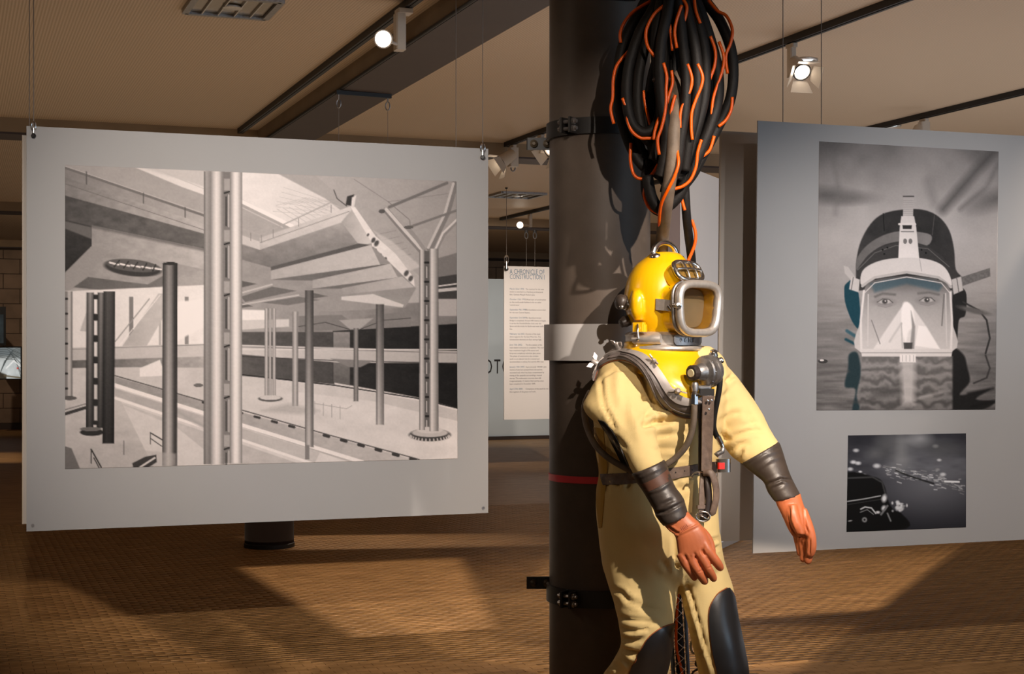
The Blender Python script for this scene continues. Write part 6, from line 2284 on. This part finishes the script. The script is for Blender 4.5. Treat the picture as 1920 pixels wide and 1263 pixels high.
# lifting eye on top
tc_, tn_ = W(1247, 476, YD0 - .01), None
arc = []
for i in range(17):
    g = math.pi * i / 16
    arc.append(tc_ + HL * (-.060 * math.cos(g)) + UP * (.046 * math.sin(g) - .006))
part('lifting_eye', helmet, MT['chrome'], tube(arc, [.010 if 3 < i < 13 else .012 for i in range(17)], 12, flat=(HF, .8)), smooth='all')
for sg in (-1, 1):
    part('eye_foot', helmet, MT['chrome'], lathe(tc_ + HL * (.058 * sg) + HF * .010 - UP * .018, UP, [(-.01, .020), (.008, .021), (.014, .016), (.018, .004)], 18), smooth='all')
# upper window with grille
GC = W(1290, 508, YD0 - .118)
GN = (HF * .80 + UP * .52).normalized()
GR = (HL - GN * HL.dot(GN)).normalized()
GU = GN.cross(GR)
if GU.z < 0: GU = -GU
gring = rrect(GC, GR, GU, .064, .037, 3.2, 48)
part('window_socket', helmet, MT['shell'], loft([[p - GN * .05 for p in rrect(GC, GR, GU, .068, .042, 3.0, 48)], [p - GN * .004 for p in rrect(GC, GR, GU, .066, .040, 3.0, 48)]]), smooth=True)
up_w = part('upper_window_frame', helmet, MT['chrome'], tube(gring, .0085, 10, True), smooth='all')
part('upper_window_glass', helmet, material('brown_window', srgb(120, 92, 44), 0.15, 0, 0.5, 60), slab(rrect(GC - GN * .002, GR, GU, .060, .033, 3.2, 40), GN, .002))
for s in (-.021, .021):
    part('grille_bar', helmet, MT['chrome'], tube([GC + GR * s + GU * (.036 * math.cos(math.pi * i / 8)) + GN * (.006 + .008 * math.sin(math.pi * i / 8)) for i in range(9)], .0042, 8), smooth='all')
part('grille_bar', helmet, MT['chrome'], tube([GC + GR * (.062 * math.cos(math.pi * i / 10)) + GN * (.006 + .009 * math.sin(math.pi * i / 10)) for i in range(11)], .0042, 8), smooth='all')
# black regulator knob with chrome flange at the back left
kc, kn = hpt(1176, 566, -.004)
kn = Vector((-.86, -.42, .05)).normalized()
kc = W(1177, 567, YD0 - .045)
part('valve_flange', helmet, MT['chrome'], lathe(kc, kn, [(-.02, .027), (.008, .027), (.012, .022), (.020, .018)], 24), smooth=True)
part('valve_knob', helmet, MT['rubber'], lathe(kc + kn * .014, kn, [(0, .020), (.004, .026), (.014, .027), (.024, .025), (.030, .016), (.032, .002)], 24), smooth=True)
part('valve_screw', helmet, MT['chrome'], lathe(W(1166, 576, YD0 - .085), Vector((-.3, -.95, 0)), [(0, .008), (.012, .0075), (.014, .003)], 12), smooth=True)
# lower black plug under it
part('drain_plug', helmet, MT['rubber'], lathe(W(1174, 602, YD0 - .02), Vector((-.8, -.4, -.35)), [(-.03, .018), (.006, .020), (.014, .016), (.022, .015), (.024, .004)], 18), smooth=True)
# side brackets and clamp screw of the face port
bl = W(1256, 569, YD0 - .115)
bp0, bp1 = W(1231, 570, YD0 - .135), W(1268, 574, YD0 - .185)
bd = (bp1 - bp0).normalized()
part('side_bracket', helmet, MT['steel'], box((bp0 + bp1) / 2, (bp1 - bp0).length, .010, .038, bd, bd.cross(UP) * -1, UP), smooth=True)
part('bracket_screw', helmet, MT['chrome'], rod(W(1264, 572, YD0 - .195), W(1276, 573, YD0 - .215), .009, 12), lathe(W(1272, 573, YD0 - .212), Vector((.2, -.98, 0)), [(0, .011), (.008, .011), (.010, .005), (.02, .005), (.022, .002)], 6), smooth=True)
part('bracket_screw', helmet, MT['chrome'], rod(W(1253, 573, YD0 - .175), W(1258, 580, YD0 - .18), .006, 10), smooth=True)
part('side_bracket', helmet, MT['steel'], box(W(1352, 568, YD0 - .015), .008, .012, .048, HF, HL), box(W(1349, 560, YD0 - .02), .02, .01, .008, HF, HL), box(W(1349, 577, YD0 - .02), .02, .01, .008, HF, HL))
# chin latch
part('latch_block', helmet, MT['shell'], box(W(1198, 613, YD0 - .118), .045, .022, .032, Vector((.86, -.5, 0)), Vector((.5, .86, 0)), UP, bev=.005))
part('latch_block', helmet, MT['shell'], box(W(1207, 615, YD0 - .125), .020, .02, .026, Vector((.86, -.5, 0)), Vector((.5, .86, 0)), UP, bev=.005))
part('latch_pin', helmet, MT['chrome'], tube([W(1196, 607, YD0 - .132), W(1196, 622, YD0 - .138), W(1197, 634, YD0 - .138), W(1194, 638, YD0 - .137)], [.004, .0036, .0045, .0065], 8), smooth='all')
for x, y in ((1188, 502), (1259.5, 528), (1255, 541), (1171, 535), (1176, 557)):
    l_, n_ = hpt(x, y, -.001)
    part('rivet', helmet, MT['chrome'], lathe(l_, n_, [(0, .0036), (.0015, .003), (.0022, .001)], 10), smooth=True)

# --- regulator on the chest
RGC = W(1326, 696, YD0 - .175)
RA = Vector((-.74, -.66, -.06)).normalized()
reg = part('regulator', ds, MT['dullsteel'], lathe(RGC, RA, [(-.035, .044), (-.022, .052), (-.018, .055), (-.008, .055), (-.006, .052), (.000, .054), (.010, .054), (.013, .048), (.020, .046), (.026, .030), (.050, .026), (.056, .022)], 36), smooth=True)
reg['label'] = 'round metal breathing regulator with a black knob'
part('regulator_knob', reg, MT['darkleather'], lathe(RGC + RA * .058, RA, [(0, .020), (.004, .026), (.020, .027), (.024, .022)], 14), smooth=False)
part('knob_disc', reg, MT['ivory'], lathe(RGC + RA * .082, RA, [(0, .014), (.003, .013)], 20), smooth=True)
part('red_label', reg, MT['orange'], box(RGC + RA * .011 + UP * .047, .016, .006, .006, RA.cross(UP).normalized(), RA))
xr, yr_, _ = frame_of(RA)
for k in range(8):
    g = 2 * math.pi * k / 8
    p_ = RGC + RA * .012 + xr * (math.cos(g) * .046) + yr_ * (math.sin(g) * .046)
    part('screw', reg, MT['chrome'], lathe(p_, RA, [(0, .0042), (.003, .0036)], 8), smooth=True)
part('side_valve', reg, MT['chrome'], lathe(W(1338, 664, YD0 - .15), Vector((.1, -.3, 1)), [(-.02, .014), (0, .016), (.006, .012), (.012, .013), (.016, .008)], 12), lathe(W(1350, 676, YD0 - .14), Vector((1, -.2, .3)), [(-.02, .010), (.006, .012), (.012, .007)], 10), smooth=True)
part('outlet_elbow', reg, MT['dullsteel'], tube([W(1303, 716, YD0 - .22), W(1303, 724, YD0 - .22), W(1312, 727, YD0 - .21), W(1330, 727, YD0 - .19)], .009, 10), lathe(W(1303, 722, YD0 - .22), UP, [(-.02, .011), (0, .013), (.008, .011)], 10), smooth=True)
part('yellow_mount', reg, MT['shell'], box(W(1318, 722, YD0 - .15), .05, .05, .03, bev=.008))
part('hose_nut', reg, MT['chrome'], lathe(W(1302, 753, YD0 - .222), UP, [(-.012, .011), (-.008, .013), (.024, .013), (.034, .009)], 6), rod(W(1306, 741, YD0 - .23), W(1312, 739, YD0 - .235), .004, 8), smooth=False)


def hose_px(name, pts, r, mat, n=12):
    path = catmull([W(x, y, YD0 + d) for x, y, d in pts], 6)
    return part(name, ds, mat, tube(path, r, n), smooth='all')


hose_px('breathing_hose', [(1302, 758, -.222), (1301, 785, -.225), (1296, 812, -.222), (1286, 836, -.215), (1268, 857, -.205), (1246, 872, -.20), (1218, 884, -.19), (1190, 884, -.185), (1165, 873, -.18), (1138, 856, -.16), (1118, 836, -.12), (1104, 810, -.06), (1096, 780, .0), (1097, 756, .04), (1106, 735, .08)], .0108, MT['greyhose'])
hose_px('gauge_hose', [(1342, 672, -.15), (1349, 690, -.17), (1350, 715, -.18), (1346, 745, -.18), (1340, 775, -.175), (1338, 800, -.17), (1343, 816, -.16), (1346, 820, -.158)], .0095, MT['hose'])
part('hose_coupling', ds, MT['chrome'], rod(W(1345, 817, YD0 - .16), W(1352, 831, YD0 - .15), .0105, 10), rod(W(1352, 831, YD0 - .15), W(1355, 838, YD0 - .148), .008, 10), smooth=True)
part('hose_elbow', ds, MT['dullsteel'], tube([W(1356, 838, YD0 - .148), W(1354, 846, YD0 - .148), W(1346, 850, YD0 - .148), W(1342, 854, YD0 - .148)], .009, 10), smooth='all')

# --- harness
strip_on('waist_belt', ds, MT['leather'], BODY, [(1128, 888), (1160, 887), (1200, 885), (1250, 878), (1290, 872), (1345, 864)], [(1131, 910), (1162, 908), (1205, 904), (1256, 898), (1294, 891), (1346, 884)], .007, 50, 4, .006)
strip_on('waist_belt', ds, MT['leather'], BODY, [(1128, 888), (1180, 884), (1240, 880), (1300, 872), (1340, 866)], [(1131, 910), (1182, 906), (1242, 900), (1302, 892), (1342, 886)], .007, 40, 4, .006, back=True)
for x, y in ((1266, 885), (1282, 882), (1296, 880), (1309, 877)):
    l_, n_ = cast(BODY, x, y)
    part('belt_hole', ds, MT['dark'], lathe(l_ + n_ * .0066, n_, [(0, .0028), (.001, .0024)], 8))
strap = slab([W(1316, 742, YD0 - .232), W(1338, 742, YD0 - .222), W(1336, 800, YD0 - .20), W(1333, 882, YD0 - .195), W(1314, 882, YD0 - .20), W(1315, 800, YD0 - .21)], Vector((.3, -.95, 0)), .006)
sp = part('front_strap', ds, MT['leather'], strap)
part('front_strap', ds, MT['darkleather'], slab([W(1308, 757, YD0 - .20), W(1318, 757, YD0 - .20), W(1317, 882, YD0 - .185), W(1309, 884, YD0 - .185)], Vector((.3, -.95, 0)), .006))
for x, y in ((1327, 751), (1334, 750), (1329, 767)):
    part('rivet', ds, MT['chrome'], lathe(W(x, y, YD0 - .238), Vector((.3, -.95, 0)), [(0, .0045), (.002, .004), (.003, .001)], 10), smooth=True)
part('strap_slider', ds, MT['dark_bracket'], box(W(1325, 735, YD0 - .215), .05, .014, .022, bev=.003))
crotch = slab([W(1313, 884, YD0 - .185), W(1326, 884, YD0 - .185), W(1322, 920, YD0 - .195), W(1320, 968, YD0 - .20), W(1309, 968, YD0 - .205), W(1310, 920, YD0 - .20)], Vector((.3, -.95, 0)), .006)
part('crotch_strap', ds, MT['leather'], crotch)
part('crotch_strap', ds, MT['darkleather'], tube(catmull([W(1325, 886, YD0 - .19), W(1328, 910, YD0 - .205), W(1329, 940, YD0 - .205), W(1325, 962, YD0 - .205), W(1316, 974, YD0 - .20)], 5), .012, 8, flat=(Vector((.3, -.95, 0)), .35)), smooth='all')
part('strap_keeper', ds, MT['leather'], box(W(1315, 950, YD0 - .207), .032, .012, .012, Vector((.95, .3, 0)), Vector((-.3, .95, 0))))
bk = [W(1318 + 13 * math.cos(g), 968 + 9 * math.sin(g), YD0 - .212) for g in [2 * math.pi * i / 20 for i in range(20)]]
part('buckle', ds, MT['chrome'], tube(bk, .0032, 8, True), rod(W(1306, 962, YD0 - .21), W(1328, 974, YD0 - .214), .003, 8), smooth='all')
part('buckle', ds, MT['chrome'], tube([W(1312 + 15 * math.cos(g), 896 + 12 * math.sin(g), YD0 - .19) for g in [2 * math.pi * i / 20 for i in range(20)]][10:20], .003, 8), smooth='all')
tail = catmull([W(1322, 886, YD0 - .20), W(1334, 888, YD0 - .215), W(1341, 906, YD0 - .215), W(1343, 930, YD0 - .21), W(1338, 955, YD0 - .205), W(1334, 966, YD0 - .20)], 6)
part('strap_tail', ds, MT['leather'], tube(tail, [.013 if i < len(tail) - 4 else .011 - .002 * (i - len(tail) + 4) for i in range(len(tail))], 10, flat=(Vector((.35, -.93, 0)), .25)), smooth='all')
# chrome release with red button at the hip
rb_ = part('hip_release', ds, MT['chrome'], box(W(1356, 872, YD0 - .10), .05, .03, .046, Vector((.95, .3, 0)), Vector((-.3, .95, 0)), UP, bev=.009), smooth=True)
part('red_button', rb_, MT['redplastic'], box(W(1352, 873, YD0 - .118), .026, .012, .022, Vector((.95, .3, 0)), Vector((-.3, .95, 0)), UP, bev=.003))
